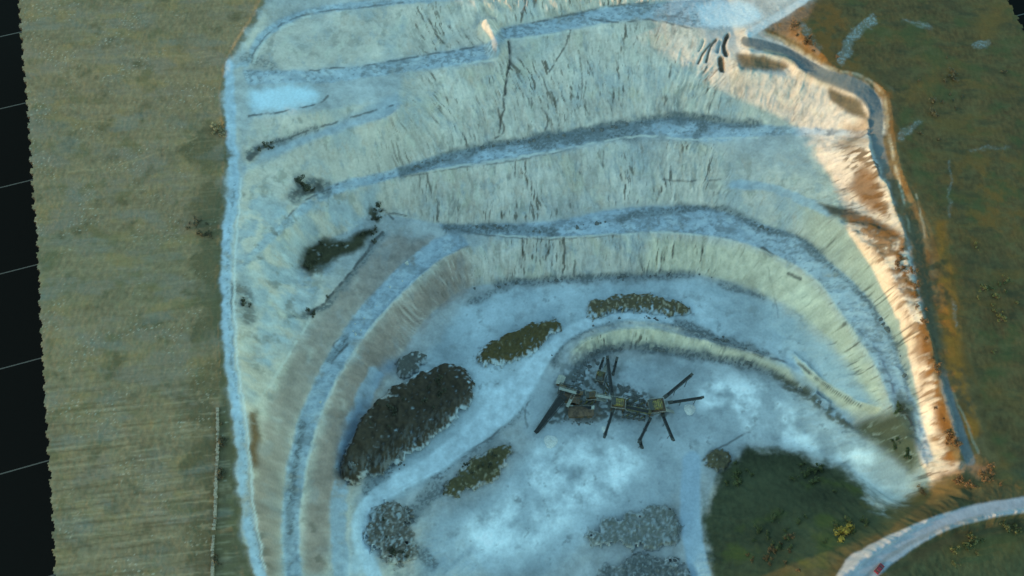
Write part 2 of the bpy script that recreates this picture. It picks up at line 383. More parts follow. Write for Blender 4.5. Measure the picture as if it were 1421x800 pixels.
# dark seams and stains down the faces
fine = streaks(1.15, 0.085, 2, 91)
clus = sstep(-0.15, 0.3, fbm(WX / 11, WY / 16, 4, 93, .6) + .35 * bigm)
stain = np.clip(sstep(0.10, 0.34, fine + 0.3 * nz2) * clus + .5 * sstep(.34, .5, fine + .3 * nz2), 0, 1) * face
lay((0.09, 0.073, 0.055), 1.0 * stain * gul)
rills = clus * sstep(0.22, 0.42, streaks(0.42, 0.028, 3, 97) + 0.2 * nz2) * face
lay((0.10, 0.08, 0.06), 0.8 * rills * gul)
lay((0.60, 0.54, 0.47), 0.6 * sstep(0.08, 0.5, -fine + 0.2 * nz1) * face * gul)
for pts, wd in [([(706,58),(707,85),(703,110),(700,130),(697,160),(692,185)], 1.7),([(729,0),(727,14),(724,30)], 1.4),
                ([(793,42),(782,68),(770,88),(762,100)], 1.2),([(752,150),(760,165),(756,182)], 1.0),([(804,70),(808,130),(800,165)], .7),
                ([(690,150),(700,180),(688,192)], 1.3),([(607,50),(620,66)], 1.4),([(783,332),(784,352)], 1.5),([(797,362),(796,380)], 1.2)]:
    lay((0.06, 0.05, 0.04), 0.9 * samp(line_mask(pts, wd * .75, 1.2), PX + 3.5 * warp1 + 1.5 * nz2, PY) * sstep(-.45, .0, nz2 + .8 * nz1))
# compacted pale-blue haul surfaces
haul = (0.31, 0.365, 0.42)
Et = [q for q in NAMED['Et'] if q[0] > 560 or q[1] < 320]
wf1 = fbm(WX / 3, WY / 3, 3, 63, .5); wf2 = fbm(WX / 3, WY / 3, 3, 73, .5)
def bench(a, b, k=.9, col=haul, k2=.75):
    m = samp(poly_mask(list(a) + list(b)[::-1], 1), PX + 3 * wf1, PY + 3 * wf2)
    lay(col, k * m * sstep(-.7, -.1, nz1 + .5 * nz2), .28, nz2 + nz1)
    lay((.43, .47, .50), .6 * m * sstep(.05, .4, fbm(WX / 6, WY / 4, 4, 441)))
    lay((.13, .14, .15), k2 * m * sstep(.05, .35, fbm(WX / 1.6, WY / 1.2, 3, 445, .6) + .6 * fbm(WX / 12, WY / 6, 3, 446)))
    lay((.19, .21, .23), .6 * m * sstep(.1, .4, fbm(WX / 10, WY / 5, 4, 447, .6)))
for a_, b_ in (('At', 'Ac'), ('Bt', 'Bc'), ('Ct', 'Cc'), ('Ft', 'Fc')): bench(NAMED[a_], NAMED[b_], k2=.25 if a_ in ('Ft', 'At') else .45)
bench([q for q in Et if q[0] >= 600], NAMED['Ec'], k2=.4)
lay(haul, .6 * cover(poly_mask([(530,138),(552,128),(560,145),(540,160),(450,190),(370,220),(345,240),(338,236),(365,212),(440,182)], 3), 4), .25, nz2)
mot = poly_mask([(330,250),(400,285),(450,262),(530,254),(528,296),(480,330),(432,430),(345,572),(336,500),(326,400)], 6)
lay((.31, .36, .40), .75 * sstep(-.2, .2, fbm(WX / 7, WY / 7, 4, 451, .55)) * cover(mot), .3, nz2)
lay((.44, .45, .44), .6 * sstep(.1, .4, fbm(WX / 5, WY / 5, 4, 455, .55)) * cover(mot), .3, nz2)
lay((.22, .20, .17), .6 * sstep(.15, .45, fbm(WX / 4, WY / 6, 4, 459, .6)) * cover(mot), .3, nz2)
lay(haul, .75 * cover(line_mask([(1018,256),(1060,260),(1100,272),(1150,296)], 6, 2), 4), .3, nz2)
lay((.30, .355, .41), .85 * cover(line_mask([(520,520,10),(498,570,12),(478,640,12),(470,720,11),(474,800,11),(480,880,11)], 10, 3), 6) * sstep(-.6, .0, nz1 + .5 * nz2), .3, nz2)
lay((.34, .27, .23), .7 * cover(line_mask([(500,690),(492,740),(493,800),(498,880)], 5, 3), 5))
# white basins
lay((0.44, 0.54, 0.60), cover(poly_mask([(345,130),(370,122),(410,120),(440,124),(446,132),(425,145),(395,153),(362,157),(348,150)], 5), 7))
lay((0.40, 0.50, 0.57), .85 * cover(poly_mask([(965,10),(1000,0),(1040,5),(1062,22),(1030,40),(975,36)], 3), 4))
# quarry floor: pale dust, trampled white patches
floor = poly_mask([(700,400),(960,385),(1060,415),(1150,480),(1215,560),(1200,575),(1120,520),(1040,485),(950,455),(890,440),(800,460),(760,500),(740,560),(640,640),(540,700),(520,800),(480,800),(500,680),(560,540),(640,430)], 6)
lay((0.38, 0.44, 0.48), .8 * cover(floor), .5, nz1 + .2 * nz2)
floor2 = poly_mask([(760,520),(800,510),(960,492),(1050,510),(1120,555),(1200,610),(1270,650),(1260,700),(1225,705),(1190,668),(1110,632),(1050,615),(1000,640),(960,660),(930,700),(820,740),(760,800),(580,800),(600,720),(680,690),(740,620),(720,560)], 8)
lay((0.35, 0.385, 0.41), .9 * cover(floor2), .45, nz1 + .2 * nz2)
white = sstep(-0.5, 0.6, fbm(WX / 10, WY / 10, 5, 101, .6)) * cover(poly_mask([(770,620),(860,600),(900,640),(870,690),(800,720),(720,780),(640,790),(640,730),(720,680),(740,620)], 12))
lay((0.72, 0.75, 0.75), white)
white2 = sstep(-0.25, 0.35, fbm(WX / 11, WY / 11, 4, 111, .55)) * cover(poly_mask([(980,520),(1050,530),(1120,575),(1200,620),(1262,660),(1240,690),(1200,665),(1120,622),(1040,595),(960,560)], 9))
lay((0.70, 0.73, 0.74), .95 * white2)
lay((0.24, 0.26, 0.27), .5 * sstep(.12, .5, fbm(WX / 6, WY / 6, 4, 115, .6)) * np.clip(cover(floor) + cover(floor2), 0, 1))
lay((0.12, 0.13, 0.13), .35 * sstep(.36, .55, fbm(WX / 3, WY / 3, 3, 116, .6) + .3 * nz1) * np.clip(cover(floor) + cover(floor2), 0, 1))
# damp grey-blue ground
damp = sstep(0.0, 0.5, fbm(WX / 12, WY / 12, 4, 121, .55))
lay((0.25, 0.31, 0.35), .55 * damp * cover(poly_mask([(700,400),(960,390),(1120,460),(1200,560),(1120,520),(950,455),(800,460),(640,480)], 12)))
lay((0.20, 0.27, 0.36), .85 * cover(poly_mask([(505,545),(500,585),(480,640),(470,640),(478,600),(495,560),(540,500),(560,500)], 5)))
# rubble lines at the foot of the faces and benches, toe shade painted in
rub = sstep(0.0, 0.22, fbm(WX / 1.0, WY / 1.0, 2, 131, .7) + .55 * fbm(WX / 7, WY / 7, 3, 135)) * .8 + .2 * sstep(-.2, .4, fbm(WX / 7, WY / 7, 3, 136))
for pts, wd, k in [([(560,240),(640,212),(760,190),(850,176),(900,168),(950,160),(1000,170),(1050,172)], 5, 1),
                   ([(740,200),(790,192),(840,186),(880,188)], 8, .8), ([(940,165),(975,172),(968,190)], 5, 1),
                   ([(620,318),(690,318),(770,322)], 5, .9), ([(860,305),(900,295),(960,290),(1000,290),(1060,318),(1110,332),(1140,350)], 4, .9),
                   ([(690,395),(770,388),(880,384),(960,380)], 5, .7), ([(1000,395),(1060,412)], 4, .5), ([(650,420),(700,400)], 4, .6),
                   ([(770,505),(772,488),(800,462),(850,444),(890,440),(940,450),(1000,472),(1060,490)], 5, .95),
                   ([(800,512),(830,489),(880,482),(960,492),(1050,509),(1110,540),(1150,566),(1190,592)], 6, .9),
                   ([(470,655),(500,640),(540,650),(510,680)], 8, .7), ([(410,270),(430,258),(450,262)], 9, .8), ([(345,215),(362,206),(440,178)], 4, .8),
                   ([(1120,345),(1160,375),(1200,415),(1240,475),(1260,530)], 4, .6), ([(400,440),(440,432),(480,392),(530,325)], 3.2, .9),
                   ([(420,590),(408,660),(400,740)], 4, .6), ([(630,630),(590,690),(560,740),(600,780)], 8, .6), ([(690,555),(720,545),(715,580),(640,640)], 3, .5),
                   ([(325,400),(340,405),(345,440)], 9, .5), ([(340,82),(362,85),(380,95)], 7, .4), ([(480,470),(470,485),(455,500)], 4, .7),
                   ([(640,660),(600,690),(575,720)], 5, .6)]:
    lay((0.075, 0.08, 0.08), min(1, 1.15 * k) * rub * cover(line_mask(pts, wd, 3), 6)); lay((0.15, 0.17, 0.18), .6 * k * cover(line_mask(pts, wd * 1.3, 5), 9))
lay(CR, .85 * cover(poly_mask([(1099,492),(1115,505),(1150,532),(1190,558),(1224,566),(1218,576),(1185,568),(1150,550),(1118,522)], 1), 3), .3, nz2)
lay((.33, .385, .44), .85 * cover(poly_mask([(1086,497),(1098,499),(1120,528),(1155,558),(1192,580),(1180,592),(1140,565),(1105,528)], 2), 4), .3, nz2)
lay((.085, .08, .055), .85 * sstep(-.25, .1, fbm(WX / 2.2, WY / 2.2, 3, 461)) * cover(poly_mask([(1065,517),(1110,530),(1150,562),(1188,592),(1172,594),(1130,564),(1095,542)], 2), 6), .3, nz2)
lay((.05, .034, .018), .9 * cover(poly_mask([(1138,283),(1165,286),(1200,299),(1242,317),(1254,338),(1225,328),(1190,312),(1150,298)], 2), 5), .4, nz2)  # brown scrub in gully E2, with the gully's shadow painted in
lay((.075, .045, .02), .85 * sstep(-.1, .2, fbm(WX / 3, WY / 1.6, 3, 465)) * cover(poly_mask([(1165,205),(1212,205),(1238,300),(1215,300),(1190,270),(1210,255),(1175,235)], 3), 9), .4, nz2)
brk = sstep(-.35, .1, fbm(WX / 4, WY / 4, 3, 421))
def thin(lst, col, soft=1.0, wp=2.5):
    for pts, wd, k in lst: lay(col, k * brk * cover(line_mask(pts, wd, soft), wp))
thin([([(358,208),(400,192),(440,178),(500,160),(545,147)], 1.1, .8), ([(345,160),(395,155),(440,143),(456,134)], 1.2, .8), ([(430,98),(500,92),(560,82),(640,69),(670,63)], 1.0, .7),
      ([(350,78),(375,45),(420,22),(500,10),(560,4)], 1.0, .6), ([(428,437),(450,420),(480,386),(505,355),(530,322)], 1.8, .9), ([(400,300),(425,278),(470,256)], 1.3, .6),
      ([(322,395),(321,430),(322,470),(324,500)], 1.3, .9), ([(530,690),(580,665),(640,632),(690,600),(712,570),(724,550)], 1.3, .7), ([(735,600),(728,570),(745,545)], 1.0, .6),
      ([(1080,440),(1060,350),(1045,343)], 1.0, .3), ([(1058,346),(1072,354)], 3.0, .9), ([(1095,380),(1110,388)], 2.6, .8), ([(1030,488),(1060,496),(1085,500),(1100,505)], 1.6, .6),
      ([(1100,498),(1150,538),(1200,568)], 2.0, .7), ([(975,640),(1000,620),(1040,600)], 1.2, .6), ([(460,505),(475,485),(490,470)], 1.3, .7), ([(470,470),(482,478),(470,488),(462,480),(470,470)], .8, .6),
      ([(640,320),(690,328),(770,332),(860,326)], 1.1, .6), ([(560,246),(640,233),(720,222),(800,206)], .9, .5), ([(700,40),(760,28),(836,11),(900,3)], 1.3, .7), ([(800,20),(850,32),(900,28),(960,40)], 1.0, .6),
      ([(545,305),(530,290),(520,300)], 1.2, .8), ([(540,296),(565,300)], 1.0, .7), ([(920,250),(960,252),(1000,250)], 1.2, .5), ([(345,220),(362,206)], 3.5, .9), ([(410,270),(425,256),(446,262),(420,268)], 3.5, .8)], (.07, .07, .07))
thin([([(600,236),(650,229),(760,212),(850,194),(900,189),(950,194),(1050,191)], 1.4, .7), ([(690,327),(770,330),(850,326),(920,323),(1000,331),(1060,349),(1130,387),(1170,440),(1226,530)], 1.4, .7),
      ([(556,410),(500,475),(452,560),(428,640),(416,720)], 2.0, .5), ([(345,575),(390,510),(432,440)], 1.8, .5), ([(640,90),(690,82)], 1.4, .6), ([(702,56),(760,49),(836,34)], 1.3, .7), ([(350,92),(362,64),(386,42),(430,22)], 2.0, .6)], (.52, .50, .45))
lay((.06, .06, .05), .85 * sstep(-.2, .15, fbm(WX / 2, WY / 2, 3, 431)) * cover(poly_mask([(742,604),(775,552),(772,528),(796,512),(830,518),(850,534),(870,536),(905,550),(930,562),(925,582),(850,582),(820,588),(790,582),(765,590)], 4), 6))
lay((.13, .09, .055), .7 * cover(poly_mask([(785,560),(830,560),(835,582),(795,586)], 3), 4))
lay((.16, .165, .16), .5 * sstep(-.1, .3, fbm(WX / 2.5, WY / 2.5, 3, 433)) * cover(poly_mask([(770,505),(790,480),(850,470),(870,520),(800,540),(765,560)], 6), 8))
# fields
grassn = fbm(WX / 1.1, WY / 2.2, 3, 141); strip = fbm(WX / 30, WY / 3.2, 3, 151)
LF = poly_mask([(-160,-260),(440,-260),(395,-110)] + [(q[0] + 7, q[1]) for q in WEST_RIM[1:]] + [(400,1060),(-160,1060)], 3)
lay((0.19, 0.143, 0.080), cover(LF, 9), .5, .8 * grassn + .5 * nz1 + .35 * strip)
lay((0.185, 0.152, 0.11), .7 * cover(LF, 9) * sstep(-.05, .35, fbm(WX / 20, WY / 9, 4, 471, .6)))
lay((0.24, 0.165, 0.07), .6 * cover(LF, 9) * sstep(.05, .4, fbm(WX / 15, WY / 8, 4, 475, .6)))
lay((0.075, 0.066, 0.032), .75 * cover(LF, 9) * sstep(.0, .4, fbm(WX / 10, WY / 10, 4, 479, .65) + .5 * sstep(235, 290, PX) * sstep(140, 230, PY) - .12))
gl = leftf * sstep(.15, .5, fbm(WX / 8, WY / 8, 4, 161))
lay((0.125, 0.105, 0.048), .7 * gl)
lay((0.16, 0.155, 0.125), .55 * leftf * sstep(.1, .5, fbm(WX / 16, WY / 7, 4, 165)))
edge = cover(line_mask([(285,190),(288,300),(292,420),(296,520)], 16, 12))
lay((0.10, 0.09, 0.05), .3 * edge * leftf)
rows = fbm(WX / 16, (WY - .12 * WX) / 1.0, 3, 531, .6)
lay((0.10, 0.072, 0.036), .6 * leftf * sstep(.05, .4, rows) * (.3 + .7 * sstep(480, 600, PY)))
lay((0.29, 0.23, 0.14), .5 * leftf * sstep(.1, .45, -rows) * (.3 + .7 * sstep(480, 600, PY)))
speck = sstep(.26, .6, fbm(WX / .75, WY / .75, 2, 171, .7)) * sstep(.0, .35, fbm(WX / 12, WY / 12, 3, 175) + .25 * sstep(-120, -170, WX))
lay((0.38, 0.345, 0.26), .75 * speck * leftf)
lay((0.088, 0.056, 0.022), cover(poly_mask(RIGHT_FIELD, 4), 6), .6, grassn + .5 * nz1)
lay((0.045, 0.040, 0.020), .6 * rightf * sstep(.0, .5, fbm(WX / 14, WY / 14, 4, 181)))
lay((0.13, 0.074, 0.02), .55 * rightf * sstep(.0, .4, fbm(WX / 22, WY / 7, 5, 185, .6)))
lay((0.10, 0.078, 0.03), .4 * rightf * sstep(.1, .45, fbm(WX / 9, WY / 1.4, 4, 187, .6)))
lay((0.03, 0.034, 0.018), .6 * rightf * sstep(.05, .4, fbm(WX / 10, WY / 4, 5, 189, .65)))
lay((0.052, 0.064, 0.022), .65 * rightf * sstep(.0, .35, fbm(WX / 13, WY / 11, 5, 551, .6)))
lay((0.105, 0.085, 0.036), .5 * rightf * sstep(.0, .4, fbm(WX / 6, WY / 4, 5, 553, .6)))
lay((0.16, 0.08, 0.02), .6 * cover(line_mask([(1180,200),(1230,150),(1300,110),(1370,40),(1400,0)], 12, 14), 14) * sstep(-.3, .2, nz1))
lay((0.052, 0.056, 0.026), cover(poly_mask(SE_FIELD, 3), 4), .6, grassn + .5 * nz1)
lay((0.095, 0.075, 0.022), .6 * cover(poly_mask([(1300,750),(1421,725),(1421,770),(1330,780)], 12)), .3, nz2)
# rust-brown dry scrub along the eastern rim
rust = poly_mask([(1110,48),(1150,10),(1140,0),(1120,0),(1080,30),(1050,45),(1100,58),(1150,92),(1200,108),(1170,80)], 5)
lay((0.15, 0.072, 0.022), .85 * cover(rust, 8), .5, nz2 + nz1)
lay((0.20, 0.085, 0.016), 0 * nz1)
rust2 = poly_mask([(1150,292),(1200,300),(1250,318),(1270,360),(1290,450),(1306,520),(1330,640),(1310,640),(1290,560),(1266,470),(1240,390),(1200,330)], 5)
lay((0.12, 0.056, 0.016), .85 * sstep(-.3, .1, nz1 + .8 * nz2) * cover(rust2, 11), .45, nz2 + nz1)
rust3 = poly_mask([(1310,360),(1330,360),(1332,460),(1330,540),(1380,640),(1420,660),(1330,690),(1290,670),(1345,640),(1318,520),(1300,420)], 8)
lay((0.17, 0.075, 0.016), .85 * cover(rust3, 10), .5, nz2 + nz1)
lay((0.13, 0.062, 0.020), .85 * cover(poly_mask([(1196,225),(1215,240),(1232,300),(1205,292),(1180,262)], 4), 8), .4, nz2)
lay((0.085, 0.062, 0.03), .9 * cover(poly_mask([(1150,122),(1196,142),(1203,168),(1180,158),(1150,138)], 2), 4), .4, nz2)
lay((0.10, 0.065, 0.03), .9 * cover(poly_mask([(1020,76),(1060,78),(1096,92),(1090,98),(1030,97)], 2), 4), .4, nz2)
# dark turfed slope in the south-east
slope_m = poly_mask([(982,800),(978,740),(984,690),(1003,650),(1040,622),(1090,624),(1125,640),(1165,650),(1196,672),(1215,705),(1262,700),(1290,670),(1330,660),(1380,655),(1500,640),(1500,680),(1421,690),(1300,716),(1230,752),(1165,800),(1120,900),(985,900)], 4)
cs = cover(blur(slope_m, 3), 16)
lay((0.043, 0.047, 0.025), cs, .6, nz1 + .6 * grassn)
lay((0.058, 0.068, 0.018), .8 * cs * sstep(.1, .5, fbm(WX / 10, WY / 10, 4, 191)))
lay((0.10, 0.075, 0.022), .7 * cs * sstep(.0, .5, fbm(WX / 9, WY / 9, 4, 195)) * sstep(690, 760, PX + (PY - 700) * .9 - 450))
lay((0.15, 0.085, 0.025), .5 * cs * cover(poly_mask([(1270,670),(1400,655),(1421,690),(1300,712),(1250,740),(1230,720)], 10)), .5, nz2)
lay((0.34, 0.36, 0.37), .8 * sstep(.0, .4, fbm(WX / 2.5, WY / 2.5, 3, 201)) * cover(poly_mask([(1195,665),(1230,660),(1290,665),(1270,695),(1222,715),(1200,700)], 6), 10))
veg = sstep(-1.0, -.6, fbm(WX / 3.5, WY / 3.5, 3, 205)) * cover(poly_mask([(1195,583),(1238,576),(1252,545),(1266,565),(1277,640),(1264,656),(1222,622),(1188,600)], 5), 8)
lay((0.07, 0.062, 0.028), .92 * veg, .4, nz2); lay((.30, .29, .23), .8 * veg * sstep(.1, .35, fbm(WX / 2.2, WY / 2.2, 4, 511, .65)))
# mossy terrace patches
def moss(pts, col=(0.045, 0.04, 0.022), k=.95, thr=-.25):
    lay(col, k * sstep(thr, thr + .35, fbm(WX / 3.0, WY / 3.0, 3, 211)) * cover(poly_mask(pts, 3), 7), .35, nz2)
moss([(418,372),(424,345),(450,332),(480,334),(500,322),(526,318),(505,345),(470,358),(450,372),(428,382)], k=1, thr=-.7)
moss([(505,300),(520,284),(535,292),(524,312)], thr=-.1)
moss([(346,575),(356,568),(360,600),(358,650),(348,650)], (0.12, 0.06, 0.02), thr=-.6)
moss([(322,400),(345,398),(352,430),(345,470),(326,470)], (0.14, 0.12, 0.10), .5, 0)
moss([(355,690),(372,760),(380,800),(362,790),(350,730)], (.09, .085, .06), .5, -.1)
moss([(1005,627),(1012,650),(995,655),(980,640),(985,626)], (.06, .05, .03), .9, -.6)
moss([(408,268),(420,252),(448,250),(445,264),(420,275)], (.06, .06, .05), .7, 0)
moss([(430,720),(450,740),(450,790),(432,790)], (.09, .08, .06), .5, 0)
for pts, wd in [([(1009,50),(1005,62),(1007,76)], 2.6), ([(1000,82),(1002,96)], 4), ([(994,56),(986,68),(980,86)], 1.4), ([(986,62),(976,74),(968,88)], 1.2)]:
    lay((.11, .06, .03), .9 * cover(line_mask(pts, wd, 1.2), 3))
lay((0.13, 0.065, 0.022), .75 * sstep(.12, .32, fbm(WX / 2.6, WY / 2.6, 4, 521, .6) + .3 * nz1) * cover(poly_mask([(1175,300),(1240,330),(1275,400),(1300,520),(1316,640),(1300,630),(1280,550),(1252,450),(1225,380)], 4), 6))
shoulder = poly_mask([(1212,196),(1226,240),(1244,290),(1264,345),(1284,440),(1300,540),(1318,640),(1390,650),(1360,540),(1330,450),(1304,320),(1268,240),(1250,180),(1242,130),(1205,100),(1150,84),(1100,54),(1062,38),(1064,48),(1110,72),(1160,102),(1200,114),(1224,140),(1230,185)], 2)
lay((0.095, 0.064, 0.026), .95 * cover(shoulder, 5), .5, nz2 + nz1)
lay((0.13, 0.062, 0.016), .7 * cover(shoulder, 5) * sstep(-.05, .3, fbm(WX / 6, WY / 9, 4, 481, .6)))
lay((0.05, 0.05, 0.03), .7 * cover(line_mask([(1262,300),(1276,350),(1290,440),(1302,510)], 7, 6), 6))
lay((0.12, 0.055, 0.014), .9 * cover(line_mask([(1248,350),(1266,400),(1282,460),(1296,530),(1310,590),(1318,640)], 6, 4), 11) * sstep(-.4, .05, nz1 + .8 * nz2), .5, nz2)
lay((0.15, 0.066, 0.016), .8 * sstep(-.35, .15, nz1 + .6 * nz2) * cover(poly_mask([(1110,8),(1165,6),(1182,60),(1200,100),(1150,85),(1100,50),(1070,34)], 4), 9))
lay((0.24, 0.092, 0.014), .9 * cover(line_mask([(1304,310,6),(1314,400,9),(1320,470,11),(1328,530,11),(1350,600,10)], 6, 8), 9) * sstep(-.5, .1, nz1 + .5 * nz2), .4, nz2)
lay((0.17, 0.075, 0.016), .6 * sstep(-.1, .3, fbm(WX / 7, WY / 7, 4, 541, .6)) * cover(poly_mask([(1300,230),(1421,200),(1421,330),(1330,340)], 20), 10))
# roads
def strip_cover(pts, wd, soft=2, wp=2): return cover(line_mask(pts, wd, soft), wp)
lay((0.060, 0.052, 0.024), cover(line_mask([(1140,900),(1185,800),(1205,783),(1245,757),(1305,727),(1360,711),(1421,701),(1520,692)], 34, 8), 8), .5, nz2 + nz1)
lay((0.12, 0.07, 0.02), .6 * sstep(.0, .35, nz1) * cover(line_mask([(1245,740),(1305,708),(1360,692),(1421,680)], 12, 8), 8))
roadA = strip_cover([(1140,900,20),(1185,800,22),(1205,783,21),(1245,757,17),(1305,727,12),(1360,711,11),(1421,701,11),(1520,692,11)], 12)
lay((0.27, 0.285, 0.33), roadA, .16, nz2)
lay((0.19, 0.195, 0.20), .6 * strip_cover([(1165,840),(1208,795),(1250,762),(1310,733),(1362,717)], 3, 2), .2, nz2)
roadB = strip_cover([(1036,58,7),(1090,74,8),(1140,104,9),(1190,122,11),(1214,150,10),(1217,195,8),(1234,250,6),(1264,325,5),(1290,440,5),(1314,545,7),(1346,640,7)], 8)
lay((0.115, 0.13, 0.14), roadB * (1 - .95 * sstep(205, 260, PY) * (1 - .9 * sstep(500, 550, PY))), .25, nz2)
roadC = strip_cover([(1122,-4,5),(1085,20,5),(1040,46,6)], 5)
lay((0.40, 0.42, 0.44), roadC, .15, nz2)
roadD = strip_cover([(318,90),(320,170),(324,250),(316,330),(314,420),(320,510),(331,580),(337,650),(343,720),(358,790),(385,890)], 7, 3, 5)
lay((0.33, 0.39, 0.45), roadD * sstep(-.75, -.1, nz1 + .5 * nz2), .3, nz2 + .5 * nz1)
lay((0.17, 0.19, 0.20), .7 * rub * cover(line_mask([(326,250),(318,330),(316,420),(323,510),(334,580),(341,650),(348,720),(362,790)], 1.6, 2), 4))
lay((0.52, 0.54, 0.54), .7 * cover(line_mask([(334,250),(328,330),(325,420),(331,510),(341,580),(348,650),(354,720),(368,790)], 1.2, 1.5), 4))
lane = strip_cover([(520,800,10),(503,760,10),(502,715,11),(540,678,12),(600,645,13),(660,600,16),(700,560,22),(735,520,15),(765,480,11),(800,456,8),(860,440,6),(930,444,6)], 11, 3)
lay((0.46, 0.51, 0.545), .85 * lane, .25, nz2 + nz1)
lane2 = strip_cover([(960,640,13),(958,690,14),(960,740,14),(972,800,14),(990,880,14)], 14, 3)
lay((0.33, 0.40, 0.47), .9 * lane2, .12, nz2)
# pale verges beside the eastern track, wheel tracks on the fields
for pts, wd in [([(1062,46),(1100,64),(1135,86),(1160,98),(1200,108),(1226,135),(1232,180),(1244,240),(1254,280)], 2.2),
                ([(1040,68),(1080,76),(1112,96)], 3.5), ([(1208,196),(1220,230),(1234,270),(1248,310)], 1.4), ([(1236,200),(1252,270),(1262,320)], 1.4), ([(1272,270),(1284,330)], 1.2), ([(1322,545),(1340,585),(1358,630)], 1.3),
                ([(1118,104),(1150,122)], 1.5)]:
    lay((0.36, 0.33, 0.25), .55 * brk * cover(line_mask(pts, wd, 1.5), 3), .3, nz2)
for pts, wd, k in [([(85,85),(180,79),(300,78)], 1.0, .6), ([(120,168),(170,172),(230,186),(275,187)], 1.0, .6), ([(95,240),(160,230),(210,215),(275,190)], 1.2, .7),
                   ([(170,622),(215,614),(270,602)], 1.1, .7), ([(150,650),(225,640),(275,627)], 1.1, .8), ([(200,696),(240,692),(290,682)], 1.2, .8), ([(95,648),(160,642)], 1, .5), ([(110,735),(200,722),(290,712)], 2.5, .4)]:
    lay((0.27, 0.20, 0.11), k * cover(line_mask(pts, wd * .8, 1.2), 3.5) * leftf * sstep(-.5, .1, nz1 + .5 * nz2))
for pts, wd, k in [([(1168,82),(1185,50),(1210,28)], 7, .8), ([(1250,190),(1275,170)], 4, .55), ([(1350,65),(1372,60)], 4, .6), ([(1252,28),(1290,38)], 2.5, .5), ([(1318,225),(1318,300)], 1.2, .45), ([(1345,208),(1400,204)], 1.5, .4), ([(1322,420),(1328,450)], 2.5, .4), ([(1115,38),(1135,70)], 5, .5)]:
    lay((0.24, 0.27, 0.28), k * rub.clip(.35, 1) * cover(line_mask(pts, wd, 2.5), 7))
pit = ((1 - field) * (1 - np.clip(cs, 0, 1)) * sstep(.10, .22, C.mean(2)))[..., None]
C = C * (1 - pit + pit * (np.maximum(C.mean(2, keepdims=True), .02) / .37) ** .35)   # contrast curve: pale ground lifted, dark ground deepened
C = np.clip(C, 0.012, 0.82)
# light relief where things grow or lie
vegm = 1 - sstep(0.06, 0.18, C.mean(2))
Z = Z + vegm * (1 - field) * (0.35 * np.abs(fbm(WX / 1.6, WY / 1.6, 2, 221))) + rub * 0

# ------------------------------------------------------------------ helpers for objects
def tag(o, label=None, cat=None, group=None, kind=None):
    if label: o['label'] = label
    if cat: o['category'] = cat
    if group: o['group'] = group
    if kind: o['kind'] = kind
    return o
def link(name, me, mat, parent=None):
    o = bpy.data.objects.new(name, me)
    if mat and not me.materials: me.materials.append(mat)
    COL.objects.link(o)
    if parent: o.parent = parent
    return o
def pmat(name, base, rough=0.9, var=0.25, scale=1.5, bump=0.3, vcol=False, metal=0.0, base2=None):
    m = bpy.data.materials.new(name); m.use_nodes = True; n = m.node_tree; b = n.nodes['Principled BSDF']
    tc = n.nodes.new('ShaderNodeTexCoord')
    nz = n.nodes.new('ShaderNodeTexNoise'); nz.inputs['Scale'].default_value = scale; nz.inputs['Detail'].default_value = 6
    n.links.new(tc.outputs['Object'], nz.inputs['Vector'])
    mr = n.nodes.new('ShaderNodeMapRange'); mr.inputs[1].default_value = 0.3; mr.inputs[2].default_value = 0.7
    mr.inputs[3].default_value = 1 - var; mr.inputs[4].default_value = 1 + var
    n.links.new(nz.outputs['Fac'], mr.inputs[0])
    mx = n.nodes.new('ShaderNodeMix'); mx.data_type = 'RGBA'; mx.blend_type = 'MULTIPLY'; mx.inputs[0].default_value = 1
    n.links.new(mr.outputs[0], mx.inputs[7])
    if vcol:
        at = n.nodes.new('ShaderNodeAttribute'); at.attribute_name = 'cover'; n.links.new(at.outputs['Color'], mx.inputs[6])
    elif base2:
        m2 = n.nodes.new('ShaderNodeMix'); m2.data_type = 'RGBA'; m2.inputs[6].default_value = (*base, 1); m2.inputs[7].default_value = (*base2, 1)
        n2 = n.nodes.new('ShaderNodeTexNoise'); n2.inputs['Scale'].default_value = scale * .6; n2.inputs['Detail'].default_value = 5
        n.links.new(tc.outputs['Object'], n2.inputs['Vector'])
        r2 = n.nodes.new('ShaderNodeMapRange'); r2.inputs[1].default_value = .42; r2.inputs[2].default_value = .6
        n.links.new(n2.outputs['Fac'], r2.inputs[0]); n.links.new(r2.outputs[0], m2.inputs[0]); n.links.new(m2.outputs[2], mx.inputs[6])
    else: mx.inputs[6].default_value = (*base, 1)
    n.links.new(mx.outputs[2], b.inputs['Base Color'])
    b.inputs['Roughness'].default_value = rough; b.inputs['Metallic'].default_value = metal
    b.inputs['Specular IOR Level'].default_value = 0.2 if rough > .7 else .5
    if bump:
        bp = n.nodes.new('ShaderNodeBump'); bp.inputs['Strength'].default_value = bump; bp.inputs['Distance'].default_value = 0.3
        n.links.new(nz.outputs['Fac'], bp.inputs['Height']); n.links.new(bp.outputs[0], b.inputs['Normal'])
    return m
M_ground = pmat('limestone_and_turf', None, .95, .08, 1.3, .22, vcol=True)
M_cut = pmat('cut_earth', (.05, .045, .035), .95, .3, .8, .4)

